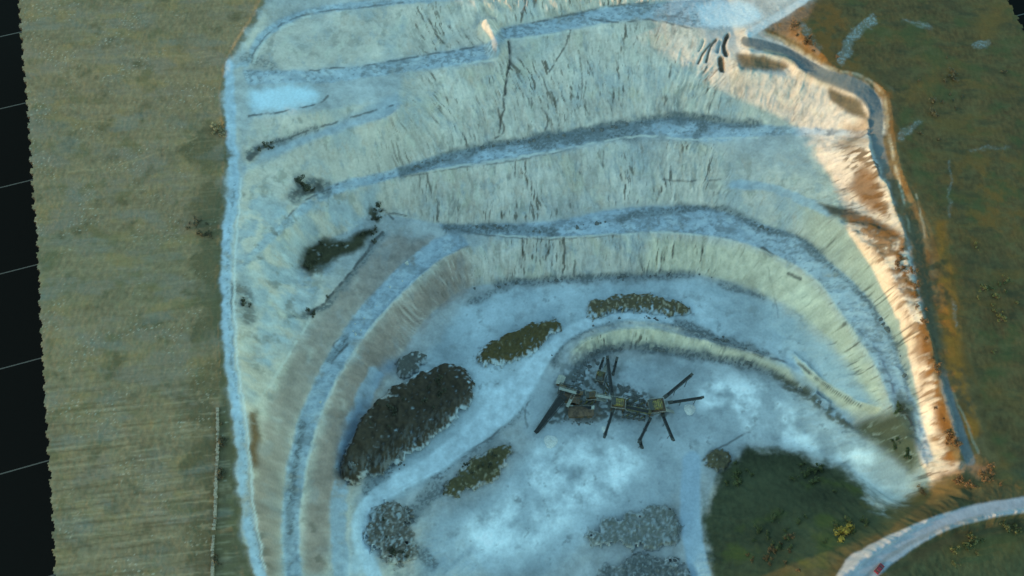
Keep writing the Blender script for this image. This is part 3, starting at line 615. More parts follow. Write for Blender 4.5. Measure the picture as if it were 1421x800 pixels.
# ------------------------------------------------------------------ split the terrain into its named sheets
inside = np.ones((NY, NX), bool)
edge_n = 2.2 * fbm(WX / 3, WY / 3, 3, 231, .7) + 1.2 * np.sign(np.sin(WY * 1.5))
LEFT_EDGE = [(-2,-260),(18,-60),(25,0),(30,60),(33,110),(38,160),(42,230),(46,290),(50,320),(53,390),(57,480),(60,530),(64,600),(68,660),(72,720),(75,800),(82,900),(92,1060)]
PXf, PYf = proj(WX, WY, Zs)
le = np.interp(PYf, [q[1] for q in LEFT_EDGE], [q[0] for q in LEFT_EDGE])
inside &= PXf + edge_n * 1.2 > le
ce = np.interp(PYf, [-260, -30, 0, 20, 40, 90, 200], [1300, 1384, 1399, 1410, 1420, 1450, 1540])
inside &= (PXf + edge_n * 1.2 < ce)
qin = inside[:-1, :-1] & inside[1:, :-1] & inside[:-1, 1:] & inside[1:, 1:]
IDX = np.arange(NX * NY).reshape(NY, NX)
quads = np.stack([IDX[:-1, :-1], IDX[:-1, 1:], IDX[1:, 1:], IDX[1:, :-1]], -1)
cellm = lambda a: (a[:-1, :-1] + a[1:, 1:] + a[1:, :-1] + a[:-1, 1:]) / 4
zone = np.zeros((NY - 1, NX - 1), int)
zone[cellm(cover(poly_mask(LEFT_FIELD, 3), 5)) > .5] = 1
zone[cellm(cover(poly_mask(RIGHT_FIELD, 4), 6)) > .5] = 2
zone[cellm(cover(poly_mask(SE_FIELD, 3), 4)) > .5] = 3
zone[cellm(cs) > .5] = 4
zone[cellm(roadD) > .5] = 5
zone[cellm(roadB) > .5] = 6
zone[cellm(roadC) > .5] = 7
zone[cellm(roadA) > .5] = 8
zone[(cellm(lane) > .5)] = 9
zone[cellm(lane2) > .5] = 10
ALLV = np.stack([WX, WY, Z], -1).reshape(-1, 3).astype(np.float32)
ALLC = np.concatenate([C, np.ones((NY, NX, 1), np.float32)], -1).reshape(-1, 4).astype(np.float32)
def sheet(name, faces, verts, cols, mat):
    used, inv = np.unique(faces.ravel(), return_inverse=True)
    f = inv.reshape(-1, 4).astype(np.int32)
    me = bpy.data.meshes.new(name)
    me.vertices.add(len(used)); me.vertices.foreach_set('co', verts[used].ravel())
    me.loops.add(f.size); me.loops.foreach_set('vertex_index', f.ravel())
    me.polygons.add(len(f)); me.polygons.foreach_set('loop_start', np.arange(len(f), dtype=np.int32) * 4)
    me.polygons.foreach_set('use_smooth', np.ones(len(f), bool))
    me.update(calc_edges=True)
    if cols is not None:
        at = me.attributes.new('cover', 'FLOAT_COLOR', 'POINT'); at.data.foreach_set('color', cols[used].ravel())
    return link(name, me, mat)
for k, nm in enumerate(['quarry_terrain', 'grass_field', 'scrub_field', 'verge', 'turf_slope', 'rim_track', 'dark_track', 'rim_path', 'gravel_road', 'haul_road', 'floor_road']):
    f = quads[qin & (zone == k)]
    if len(f): tag(sheet(nm, f, ALLV, ALLC, M_ground), kind='structure')
# cut sides of the ground block, down to the dark viewer backdrop
BASE = -80.0
hor = qin
V = []; F = []
def wall(i0, j0, i1, j1):
    a, b = ALLV[IDX[j0, i0]], ALLV[IDX[j1, i1]]; n = len(V)
    V.extend([tuple(a), tuple(b), (b[0], b[1], BASE), (a[0], a[1], BASE)]); F.append((n, n+3, n+2, n+1))
q = np.pad(qin, 1)
jj, ii = np.nonzero(qin)
for dj, di, e in ((0, -1, (0, 0, 0, 1)), (0, 1, (1, 1, 1, 0)), (-1, 0, (1, 0, 0, 0)), (1, 0, (0, 1, 1, 1))):
    nb = ~q[jj + 1 + dj, ii + 1 + di]
    for j, i in zip(jj[nb], ii[nb]): wall(i + e[0], j + e[1], i + e[2], j + e[3])
me = bpy.data.meshes.new('ground_sides'); me.from_pydata(V, [], F); me.update()
tag(link('ground_sides', me, M_cut), kind='structure')

# viewer backdrop added under the block, with its thin pale grid lines
m = bpy.data.materials.new('viewer_backdrop'); m.use_nodes = True; n = m.node_tree; b = n.nodes['Principled BSDF']
b.inputs['Roughness'].default_value = .95; b.inputs['Specular IOR Level'].default_value = 0.0
k0 = np.array([unproj(12, yy, BASE) for yy in (150, 258, 375, 508, 657)]); r0 = np.array(unproj(57, 496, BASE))
dv = r0 - k0[3]; dv /= np.linalg.norm(dv); nv = np.array([-dv[1], dv[0]])
offs = k0 @ nv; sp = abs(np.mean(np.diff(offs))); ph = float(np.mean(offs + sp * np.arange(5)))
tc = n.nodes.new('ShaderNodeTexCoord'); sx = n.nodes.new('ShaderNodeSeparateXYZ'); n.links.new(tc.outputs['Object'], sx.inputs[0])
def mth(op, a, bb=None, c=None):
    q = n.nodes.new('ShaderNodeMath'); q.operation = op
    for i, v in enumerate((a, bb, c)):
        if v is None: continue
        if isinstance(v, (int, float)): q.inputs[i].default_value = v
        else: n.links.new(v, q.inputs[i])
    return q.outputs[0]
t = mth('ADD', mth('MULTIPLY', sx.outputs[0], float(nv[0])), mth('MULTIPLY', sx.outputs[1], float(nv[1])))
t = mth('FRACT', mth('DIVIDE', mth('SUBTRACT', t, ph - sp / 2), sp))
ln = mth('LESS_THAN', mth('ABSOLUTE', mth('SUBTRACT', t, .5)), 0.22 / sp)
mx = n.nodes.new('ShaderNodeMix'); mx.data_type = 'RGBA'; n.links.new(ln, mx.inputs[0])
mx.inputs[6].default_value = (.0085, .0085, .008, 1); mx.inputs[7].default_value = (.10, .10, .09, 1); n.links.new(mx.outputs[2], b.inputs[0])
me = bpy.data.meshes.new('ground'); R = 2500
me.from_pydata([(-R, -R, BASE), (R, -R, BASE), (R, R, BASE), (-R, R, BASE)], [], [(0, 1, 2, 3)])
tag(link('ground', me, m), kind='structure')
#OBJECTS
# ------------------------------------------------------------------ spoil heaps: turfed and bare mounds on the floor
def up2(a): return np.repeat(np.repeat(a, 2, 0), 2, 1)
def heap(pts, h, soft, c1, c2, mixlo, label, cat='spoil heap', name='spoil_heap', rough=.12, rag=1.0, seed=0, group='spoil heaps in the pit', flat=.75):
    global Z
    mk = poly_mask(pts, 2); h = h * .72; bd = blur(mk, soft)
    wq = fbm(WX / 1.3, WY / 1.3, 2, 331 + seed); mk = blur(mk, 3)
    m = samp(mk, PX + rag * (11 * warp1 + 6 * wq), PY + rag * (11 * warp2 - 6 * wq)); b = samp(bd, PX + 6 * warp1, PY + 6 * warp2)
    sel = (m > .25)
    n1 = fbm(WX / 4, WY / 4, 3, 301 + seed); n2 = fbm(WX / 1.2, WY / 1.2, 2, 311 + seed)
    bump = h * sstep(.15, flat, b) * (1 + .45 * n1) + (rough + .08) * n2 * sstep(.1, .6, b)
    q = sel[:-1, :-1] & sel[1:, :-1] & sel[:-1, 1:] & sel[1:, 1:]
    fs = quads[q]
    v = ALLV.copy(); v[:, 2] += (np.where(sel, np.maximum(bump, .05), 0)).ravel() + .05
    cn = sstep(mixlo, mixlo + .4, fbm(WX / 1.2, WY / 2.4, 3, 321 + seed, .65) + .6 * n1 + .5 * n2)[..., None]
    col = np.array(c1, np.float32) * (1 + .4 * n2[..., None]) * (1 - cn) + np.array(c2, np.float32) * (1 + .35 * n2[..., None]) * cn
    if seed == 4:
        c1 = (.050, .037, .024)
        wl = sstep(-.25, .25, (PX - 555) * .55 + (PY - 600) * .8 > 0) if 0 else sstep(-5, 60, (PX - 560) * .5 + (PY - 590) * .87)[..., None]
        sp_ = sstep(-.1, .3, fbm(WX / .9, WY / 3.0, 3, 341, .6))[..., None]
        col = np.array(c1, np.float32) * (1 + .35 * n2[..., None]) * (1 - wl * sp_ * .6) + np.array((.23, .235, .23), np.float32) * wl * sp_ * .6
    ef = sstep(.25, .8 + .3 * (rag > 1), m + .6 * n2 + .4 * n1)[..., None]; col = C * (1 - ef) + col * ef
    # the rim runs down into the ground and a floor closes the mound
    used = np.unique(fs)
    ed = {}
    for f in fs:
        for a, bb in ((f[0], f[1]), (f[1], f[2]), (f[2], f[3]), (f[3], f[0])): 
            if (bb, a) in ed: del ed[(bb, a)]
            else: ed[(a, bb)] = 1
    rimv = sorted({a for e in ed for a in e}); rmap = {a: len(v) + k for k, a in enumerate(rimv)}
    low = v[rimv].copy(); low[:, 2] -= 1.2
    vv = np.concatenate([v, low]); cc = np.concatenate([np.clip(col, .01, .8).reshape(-1, 3), np.clip(col, .01, .8).reshape(-1, 3)[rimv]])
    cc = np.concatenate([cc, np.ones((len(cc), 1))], 1).astype(np.float32)
    sk = np.array([[bb, a, rmap[a], rmap[bb]] for a, bb in ed])
    o = sheet(name, np.concatenate([fs, sk]), vv.astype(np.float32), cc, M_ground)
    cx, cy = v[used, 0].mean(), v[used, 1].mean(); cz = v[rimv, 2].min()
    co = np.empty(len(o.data.vertices) * 3, np.float32); o.data.vertices.foreach_get('co', co)
    co = co.reshape(-1, 3) - np.array([cx, cy, cz], np.float32); o.data.vertices.foreach_set('co', co.ravel()); o.location = (cx, cy, cz); o.data.update()
    tag(o, label, cat, group)
    Z = np.where(sel, np.maximum(Z, v[:, 2].reshape(NY, NX)), Z)
    return o
TURF = (.055, .044, .022); GREY = (.30, .31, .31); DG = (.115, .105, .09); PALE = (.40, .40, .39)
heap([(662,500),(668,488),(700,470),(740,452),(768,446),(781,450),(775,465),(745,483),(712,502),(690,508),(670,508)], 4.2, 7, (.075,.055,.022), (.14,.115,.07), .35, 'smooth olive turfed long mound left of the curved berm', seed=1)
heap([(812,432),(822,420),(860,414),(900,412),(940,420),(961,428),(959,439),(930,438),(890,431),(850,435),(825,441),(814,439)], 2.4, 5, (.085,.065,.035), (.24,.20,.14), .15, 'narrow curved bank speckled with stones behind the pale floor lane', seed=2)
heap([(550,520),(555,500),(572,489),(592,490),(590,505),(575,520),(560,526)], 2.4, 5, (.085,.08,.07), GREY, .3, 'small dark heap at the upper tip of the largest mound', seed=3)
heap([(478,642),(500,595),(512,575),(545,545),(580,525),(610,514),(640,511),(657,528),(656,558),(630,588),(590,618),(550,645),(515,665),(490,672),(476,668)], 6.5, 12, (.072,.052,.034), (.26,.27,.27), .42, 'largest dark brown mound with white patches on its lower flank', seed=4)
heap([(612,688),(630,660),(660,638),(690,620),(708,616),(711,630),(700,650),(680,670),(650,684),(630,689)], 3, 7, (.075,.06,.028), (.20,.17,.11), .25, 'turfed mound beside the end of the pale curved lane', seed=5)
heap([(512,720),(530,698),(560,700),(575,715),(570,745),(582,770),(560,786),(530,781),(512,760),(507,740)], 2.0, 8, (.08,.065,.05), (.25,.265,.27), .1, 'patchy dark heap inside the bend of the lane', seed=6, rag=2.0, rough=.3)
heap([(812,745),(840,722),(880,712),(930,705),(942,715),(941,755),(900,762),(850,760),(825,758)], 2.6, 7, (.115,.115,.10), (.215,.23,.235), .0, 'grey furrowed heap beside the straight floor road', seed=7, rag=2.0, rough=.3)
heap([(820,806),(842,790),(862,780),(900,770),(945,778),(962,800),(955,840),(830,840)], 2.4, 8, (.075,.08,.078), (.20,.215,.22), .1, 'dark rough heap cut by the bottom edge of the photo', seed=8, rag=2.0, rough=.4)
heap([(982,628),(1004,624),(1014,634),(1006,652),(994,658),(984,646)], 2.0, 5, (.085,.07,.04), GREY, .4, 'little brown heap at the upper end of the floor road', seed=9)
def gravel_cone(px, py, r, h, label):
    x, y, z = ground(px, py); n = 40; V = [(0, 0, h)]; F = []
    R = random.Random(px)
    rr = [1 + .10 * math.sin(3 * k * 2 * math.pi / n + R.random()) for k in range(n)]
    rings = 9
    for j in range(1, rings + 1):
        t = j / rings
        for k in range(n):
            a = 2 * math.pi * k / n; q = r * t * rr[k]
            hh = h * (1 - t) ** (1.05 if t > .2 else 1) + R.uniform(-.07, .07) * h * (1 if j < rings else 0)
            V.append((q * math.cos(a), q * math.sin(a), hh if j < rings else -.9))
    for k in range(n): F.append((0, 1 + k, 1 + (k + 1) % n))
    for j in range(rings - 1):
        for k in range(n):
            a = 1 + j * n; F.append((a + k, a + n + k, a + n + (k + 1) % n, a + (k + 1) % n))
    F.append(tuple(1 + (rings - 1) * n + k for k in reversed(range(n))))
    me = bpy.data.meshes.new('gravel_pile'); me.from_pydata(V, [], F); me.polygons.foreach_set('use_smooth', [True] * len(F)); me.update()
    o = link('gravel_pile', me, M_gravel); o.location = (x, y, z)
    return tag(o, label, 'gravel pile', 'gravel piles by the plant')
M_gravel = pmat('washed_gravel', (.62, .60, .57), .95, .22, 3, .6)
M_sand = pmat('grey_sand', (.22, .21, .19), .95, .22, 3, .6)
gravel_cone(764, 613, 2.3, 1.7, 'white gravel cone below the foot of the long wide loading ramp')
gravel_cone(957, 569, 2.0, 1.6, 'white gravel cone under the short right-hand conveyor')
gravel_cone(840, 596, 1.3, .9, 'low white gravel cone left of the leg conveyor in the middle')

# ------------------------------------------------------------------ the crushing and screening plant
class MB:
    def __init__(s): s.v = []; s.f = []
    def box(s, c, d, rot=None, taper=1.0):
        n = len(s.v); hx, hy, hz = d[0]/2, d[1]/2, d[2]/2
        for sz in (-1, 1):
            k = taper if sz > 0 else 1
            for sx, sy in ((-1, -1), (1, -1), (1, 1), (-1, 1)):
                p = Vector((sx*hx*k, sy*hy*k, sz*hz))
                if rot: p = rot @ p
                s.v.append(tuple(p + Vector(c)))
        s.f += [tuple(n+i for i in q) for q in ((3,2,1,0),(4,5,6,7),(0,1,5,4),(1,2,6,5),(2,3,7,6),(3,0,4,7))]
        return s
    def bar(s, a, b, w, h=None):
        a = Vector(a); b = Vector(b); d = b - a; L_ = d.length
        q = d.to_track_quat('X', 'Z').to_matrix()
        return s.box((a + b) / 2, (L_, w, h or w), q)
    def tube(s, a, b, r, n=10, r2=None):
        a = Vector(a); b = Vector(b); q = (b - a).to_track_quat('Z', 'Y').to_matrix(); k = len(s.v)
        for p, rr in ((a, r), (b, r if r2 is None else r2)):
            for i in range(n):
                t = 2*math.pi*i/n; s.v.append(tuple(p + q @ Vector((rr*math.cos(t), rr*math.sin(t), 0))))
        for i in range(n): s.f.append((k+i, k+(i+1) % n, k+n+(i+1) % n, k+n+i))
        s.f.append(tuple(k+i for i in reversed(range(n)))); s.f.append(tuple(k+n+i for i in range(n)))
        return s
    def build(s, name, mat, parent=None):
        me = bpy.data.meshes.new(name); me.from_pydata(s.v, [], s.f); me.update()
        return link(name, me, mat, parent)
def thing(name, loc, label, cat, group=None, rz=0):
    o = bpy.data.objects.new(name, None); COL.objects.link(o); o.location = loc; o.rotation_euler = (0, 0, rz); o.empty_display_size = .5
    return tag(o, label, cat, group)
M_rust = pmat('rusty_steel', (.085, .055, .03), .7, .35, 2, .2, base2=(.16, .085, .03))
M_dark = pmat('dark_steel', (.045, .045, .038), .65, .3, 2, .15)
M_olive = pmat('olive_paint', (.15, .125, .03), .6, .3, 2, .15, base2=(.07, .06, .025))
M_yel = pmat('faded_yellow_paint', (.34, .25, .05), .6, .3, 2, .15, base2=(.14, .10, .04))
M_belt = pmat('rubber_belt', (.03, .03, .03), .85, .3, 3, .2)
M_galv = pmat('galvanised_rail', (.32, .31, .26), .5, .25, 3, .1)
M_roof = pmat('rusted_sheet', (.13, .085, .055), .75, .3, 1.5, .2, base2=(.08, .055, .04))
def at_h(px, py, h):
    z = ground(px, py)[2] ; x, y = unproj(px, py, z + h); return Vector((float(x), float(y), float(hz(float(x), float(y)))))
def conveyor(p0, p1, h0, h1, wd, label, legs=(.35, .8), mat=None, name='conveyor', taper=1.0, head=True):
    mat = mat or M_dark
    a = at_h(*p0, h0); b = at_h(*p1, h1)
    g = Vector((a.x, a.y, min(a.z, b.z)))
    t = thing(name, g, label, 'conveyor', 'conveyors of the crushing plant')
    A = Vector((0, 0, h0 + a.z - g.z)); B = Vector((b.x - a.x, b.y - a.y, h1 + b.z - g.z))
    d = (B - A).normalized(); sd = Vector((-d.y, d.x, 0)).normalized(); upv = sd.cross(d) * -1
    if upv.z < 0: upv = -upv
    f = MB()
    n = max(4, int((B - A).length / 1.4))
    for s_ in (-1, 1):
        o0 = sd * (s_ * wd / 2); o1 = sd * (s_ * wd / 2 * taper)
        f.bar(A + o0, B + o1, .12, .16); f.bar(A + o0 - upv * .6, B + o1 - upv * .6, .10)
        for k in range(n + 1):
            q = A.lerp(B, k / n) + o0.lerp(o1, k / n)
            f.bar(q, q - upv * .6, .08)
            if k < n: f.bar(q - upv * .6, A.lerp(B, (k + 1) / n) + o0.lerp(o1, (k + 1) / n), .07)
    for k in range(n + 1):
        m_ = A.lerp(B, k / n) - upv * .3; ww = wd / 2 * (1 + (taper - 1) * k / n); f.bar(m_ - sd * ww, m_ + sd * ww, .07)
    f.build('truss', mat, t)
    bl_ = MB(); q = len(bl_.v); wb = wd * .40
    for P, w_ in ((A, wb), (B, wb * taper)):
        for s_, hh in ((-1, .16), (0, .04), (1, .16)): bl_.v.append(tuple(P + sd * s_ * w_ + upv * hh))
        for s_, hh in ((1, .05), (0, -.07), (-1, .05)): bl_.v.append(tuple(P + sd * s_ * w_ + upv * hh))
    for k in range(6): bl_.f.append((k, (k + 1) % 6, 6 + (k + 1) % 6, 6 + k))
    bl_.f += [tuple(range(5, -1, -1)), tuple(range(6, 12))]
    bl_.build('belt', M_belt, t)
    MB().tube(B - sd * wd * .45 * taper, B + sd * wd * .45 * taper, .28, 12).build('head_drum', M_rust, t)
    MB().tube(A - sd * wd * .45, A + sd * wd * .45, .24, 12).build('tail_drum', M_rust, t)
    if head: MB().box(B + upv * .25 + d * .25, (.9, wd * .95 * taper, .55), d.to_track_quat('X', 'Z').to_matrix()).build('head_hood', mat, t)
    hp = MB(); hp.box(A + upv * .35 + d * .5, (1.3, wd * .9, .6), d.to_track_quat('X', 'Z').to_matrix(), 1.25); hp.build('feed_hopper', mat, t)
    for k in legs:
        c = A.lerp(B, k) - upv * .6; gz = hz(g.x + c.x, g.y + c.y) - g.z - .3
        for s_ in (-1, 1):
            m_ = MB(); m_.bar(c + sd * s_ * wd / 2, Vector((c.x, c.y, gz)) + sd * s_ * wd * .75, .14); m_.build('leg', mat, t)
    return t
conveyor((922,552), (959,521), 3.2, 6.2, .95, 'dark inclined conveyor reaching up and right from the screening tower')
conveyor((928,559), (974,552), 2.6, 4.6, .7, 'thin conveyor pointing level to the right from the screening tower')
conveyor((919,574), (934,610), 2.6, 4.4, .8, 'conveyor running down and right from the screening tower')
conveyor((902,582), (887,613), 2.6, 4.6, .85, 'pale topped conveyor running down and left from the screening tower')
conveyor((888,612), (891,621), 1.4, 2.6, .8, 'very short transfer conveyor at the foot of the pale topped conveyor', legs=(.6,))
conveyor((851,569), (839,606), 2.6, 4.4, .8, 'lone conveyor running down from the middle of the plant')
conveyor((850,551), (843,497), 2.8, 5.6, .9, 'long conveyor running straight up from the middle of the plant', legs=(.3, .6, .88))
conveyor((856,498), (851,519), 2.0, 3.4, .7, 'short conveyor at the right of the top conveyor end')
conveyor((826,531), (837,499), 2.0, 3.4, .7, 'short conveyor at the left of the top conveyor end')
conveyor((744,600), (781,551), .8, 4.6, 1.1, 'wide dark ramp conveyor feeding the left end of the plant', taper=2.6, mat=M_belt, legs=(.45, .85))
conveyor((850,561), (901,572), 2.4, 5.0, 1.2, 'yellowish gallery conveyor joining the crusher to the screening tower', mat=M_olive, legs=(.3, .7))
conveyor((790,566), (822,566), 1.6, 3.4, 1.2, 'pale railed conveyor lying across the rusty shed', mat=M_galv, legs=(.5,))
conveyor((779,537), (806,546), 2.6, 4.0, 1.1, 'short tan conveyor above the rusty shed', mat=M_rust, legs=(.6,))
def rails(mb, x0, y0, x1, y1, z, h=1.0):
    for (a, b) in (((x0,y0),(x1,y0)),((x1,y0),(x1,y1)),((x1,y1),(x0,y1)),((x0,y1),(x0,y0))):
        mb.bar((*a, z+h), (*b, z+h), .07); mb.bar((*a, z+h*.5), (*b, z+h*.5), .05)
        n = max(1, int(math.hypot(b[0]-a[0], b[1]-a[1]) / 1.3))
        for k in range(n + 1): p = (a[0]+(b[0]-a[0])*k/n, a[1]+(b[1]-a[1])*k/n); mb.bar((*p, z), (*p, z+h), .06)
def tower(px, py, rz, W, D, Hh, mat, label, name='screening_tower', cat='screening tower'):
    p = at_h(px, py, Hh); t = thing(name, p, label, cat, None, rz)
    for sx in (-1, 1):
        for sy in (-1, 1): MB().bar((sx*W*.42, sy*D*.42, -.4), (sx*W*.42, sy*D*.42, Hh), .28).build('leg', M_rust, t)
    b = MB()
    for sx in (-1, 1): b.bar((sx*W*.42, -D*.42, .4), (sx*W*.42, D*.42, Hh-.4), .12); b.bar((-W*.42, sx*D*.42, .4), (W*.42, sx*D*.42, Hh-.4), .12)
    b.build('cross_bracing', M_rust, t)
    MB().box((0, 0, Hh), (W, D, .15)).build('deck', M_roof, t)
    m = MB(); rails(m, -W/2, -D/2, W/2, D/2, Hh + .08); m.build('railing', M_galv, t)
    bx = MB().box((0, 0, Hh+.9), (W*.62, D*.55, 1.4), Matrix.Rotation(math.radians(12), 3, 'Y'))
    sb = bx.build('screen_box', mat, t)
    sp_ = MB()
    for k in range(5): sp_.box((-W*.25 + k*W*.125, 0, Hh+1.68 - .0 + (2-k)*W*.125*math.tan(math.radians(12))*1), (.12, D*.5, .12), Matrix.Rotation(math.radians(12), 3, 'Y'))
    sp_.build('stiffener', M_dark, sb)
    MB().box((-W*.36, 0, Hh+1.4), (W*.22, D*.5, 1.0), None, 1.4).build('feed_hopper', M_dark, t)
    MB().tube((W*.1, D*.36, Hh+.5), (W*.32, D*.36, Hh+.5), .32).build('motor', M_yel, t)
    c = MB(); c.box((0, 0, Hh-1.0), (W*.7, D*.7, 1.6), Matrix.Rotation(math.pi, 3, 'X'), .35); c.build('chute', mat, t)
    st = MB()
    for k in range(10): st.box((W*.5 + .3 + k*.32, -D*.35, Hh - .2 - k*Hh/10), (.32, .8, .05))
    for s_ in (-1, 1): st.bar((W*.5+.2, -D*.35+s_*.42, Hh), (W*.5+3.4, -D*.35+s_*.42, .1), .07, .2)
    st.build('stairs', M_galv, t)
    return t
tower(911, 564, math.radians(8), 5.2, 4.6, 4.2, M_yel, 'yellow green screening tower where four conveyors meet')
tower(858, 560, math.radians(-8), 4.4, 3.6, 3.4, M_yel, 'yellow crusher with railed deck in the middle of the plant', 'crusher', 'crusher')
tower(833, 523, math.radians(75), 3.6, 2.8, 2.6, M_olive, 'small dark green screening machine below the top short conveyor')
tower(820, 550, math.radians(4), 3.4, 3.0, 3.0, M_rust, 'brown hopper deck between the rusty shed and the crusher', 'hopper_deck', 'hopper')
# rusty shed and cabin at the left end
def shed(px, py, rz, W, D, Hh, label, name='shed', cat='shed', mat=None):
    p = at_h(px, py, Hh); t = thing(name, p, label, cat, None, rz)
    wl = MB().box((0, 0, Hh/2 - .2), (W, D, Hh + .4)); wl.build('wall', M_rust, t)
    r = MB(); n = len(r.v)
    for x in (-W/2-.3, W/2+.3):
        for y, z in ((-D/2-.3, Hh-.05), (0, Hh+.7), (D/2+.3, Hh-.05), (D/2+.3, Hh+.05), (0, Hh+.82), (-D/2-.3, Hh+.05)): r.v.append((x, y, z))
    for k in range(6): r.f.append((k, (k+1) % 6, 6+(k+1) % 6, 6+k))
    r.f += [(5,4,3,2,1,0), (6,7,8,9,10,11)]
    ro = r.build('roof', mat or M_roof, t)
    rb = MB()
    for k in range(int(W / .6)): 
        x = -W/2 + .3 + k*.6
        rb.bar((x, -D/2-.2, Hh+.1), (x, 0, Hh+.86), .06); rb.bar((x, D/2+.2, Hh+.1), (x, 0, Hh+.86), .06)
    rb.build('roof_rib', mat or M_roof, ro)
    MB().box((W*.2, -D/2-.03, Hh*.4), (.9, .08, 1.9)).build('door', M_dark, t)
    MB().box((-W*.2, -D/2-.03, Hh*.6), (1.1, .06, .8)).build('window', M_belt, t)
    return t
shed(806, 571, math.radians(2), 7.4, 2.8, 2.6, 'rusty brown roofed shed along the lower side of the plant')
shed(794, 552, math.radians(-12), 4.6, 2.6, 2.8, 'dark rusty roofed cabin between the wide ramp and the shed', 'control_cabin', 'cabin')
shed(778, 528, math.radians(70), 2.6, 1.8, 2.2, 'small upright tan roofed kiosk at the upper left corner of the plant', 'kiosk', 'kiosk', M_galv)
# walkways with rails
def walkway(p0, p1, h, label):
    a = at_h(*p0, h); b = at_h(*p1, h); t = thing('walkway', a, label, 'walkway')
    B = Vector((b.x-a.x, b.y-a.y, 0)); d = B.normalized(); sd = Vector((-d.y, d.x, 0))
    m = MB(); m.bar((0, 0, h), B + Vector((0, 0, h)), .9, .1); m.build('deck', M_galv, t)
    m = MB()
    for s_ in (-1, 1):
        m.bar(sd*s_*.45 + Vector((0,0,h+1)), B + sd*s_*.45 + Vector((0,0,h+1)), .08)
        for k in range(6): q = B*(k/5) + sd*s_*.45; m.bar(q + Vector((0,0,h)), q + Vector((0,0,h+1)), .06)
    m.build('railing', M_galv, t)
    for k in (0.1, .9):
        m = MB(); q = B*k; m.bar(q + Vector((0,0,-.4)), q + Vector((0,0,h)), .18); m.build('leg', M_rust, t)
walkway((776,539), (800,546), 3.6, 'pale walkway along the upper left side of the plant')
walkway((787,565), (796,548), 3.2, 'pale steep walkway between the wide ramp and the rusty shed')
walkway((826,549), (848,553), 3.4, 'pale walkway leading from the brown hopper to the crusher')

def frame(px, py, rz, W, D, Hh, label):
    p = at_h(px, py, Hh); t = thing('steel_frame', p, label, 'steel frame', 'open steel frames of the plant', rz)
    nx = max(2, int(W / 1.6))
    for sy in (-1, 1):
        for k in range(nx + 1): MB().bar((-W/2 + W*k/nx, sy*D/2, -.4), (-W/2 + W*k/nx, sy*D/2, Hh), .16).build('leg', M_rust, t)
    m = MB()
    for k in range(nx + 1):
        x = -W/2 + W*k/nx; m.bar((x, -D/2, Hh), (x, D/2, Hh), .14)
        if k < nx: m.bar((x, -D/2, Hh), (x + W/nx, D/2, Hh), .09); m.bar((x, D/2, .2), (x + W/nx, D/2, Hh), .09); m.bar((x, -D/2, .2), (x + W/nx, -D/2, Hh), .09)
    for sy in (-1, 1): m.bar((-W/2, sy*D/2, Hh), (W/2, sy*D/2, Hh), .18); m.bar((-W/2, sy*D/2, Hh*.5), (W/2, sy*D/2, Hh*.5), .12)
    m.build('lattice', M_dark, t)
    m = MB()
    for k in range(3): m.tube((-W*.35 + W*.33*k, -D*.2, Hh*.5), (-W*.2 + W*.33*k, D*.25, Hh*.9), .28, 10, .18)
    m.build('pipe', M_olive, t)
frame(790, 540, math.radians(-14), 6.5, 2.6, 3.4, 'brown open steel frame at the upper left of the plant')
frame(812, 558, math.radians(-6), 5.4, 1.8, 3.8, 'dark open steel frame between the rusty shed and the hopper')
frame(880, 556, math.radians(-16), 7.0, 1.8, 3.0, 'dark open steel frame along the upper side of the gallery conveyor')
frame(880, 577, math.radians(-10), 7.0, 1.4, 2.4, 'low dark steel frame along the lower side of the gallery conveyor')
frame(842, 540, math.radians(80), 4.6, 1.6, 3.0, 'narrow steel frame under the long upward conveyor')
# ------------------------------------------------------------------ boulders, shrubs
def blob_mesh(name, seed, mat):
    R = random.Random(seed); import bmesh
    bm = bmesh.new(); bmesh.ops.create_icosphere(bm, subdivisions=2, radius=.5)
    ph_ = [R.uniform(0, 6) for _ in range(6)]
    for v in bm.verts:
        p = v.co; k = 1 + .16*math.sin(p.x*7+ph_[0]) + .16*math.sin(p.y*8+ph_[1]) + .12*math.sin(p.z*9+ph_[2]) + R.uniform(-.05, .05)
        v.co = Vector((p.x*k*1.15, p.y*k*.9, p.z*k*.75))
    for v in bm.verts:
        for nx, d_ in (((1, .3, .5), .42), ((-.6, 1, .3), .38), ((-.3, -.8, .7), .36)):
            nv_ = Vector(nx).normalized(); e = v.co.dot(nv_) - d_
            if e > 0: v.co -= nv_ * e
    me = bpy.data.meshes.new(name); bm.to_mesh(me); bm.free(); me.materials.append(mat); return me
M_stone = pmat('dark_rubble_stone', (.12, .12, .115), .95, .35, 2, .5)
M_stone2 = pmat('pale_limestone', (.48, .45, .39), .95, .25, 2, .5)
ST = [blob_mesh('boulder', k, M_stone) for k in range(4)]; SW = [blob_mesh('boulder', 20 + k, M_stone2) for k in range(3)]
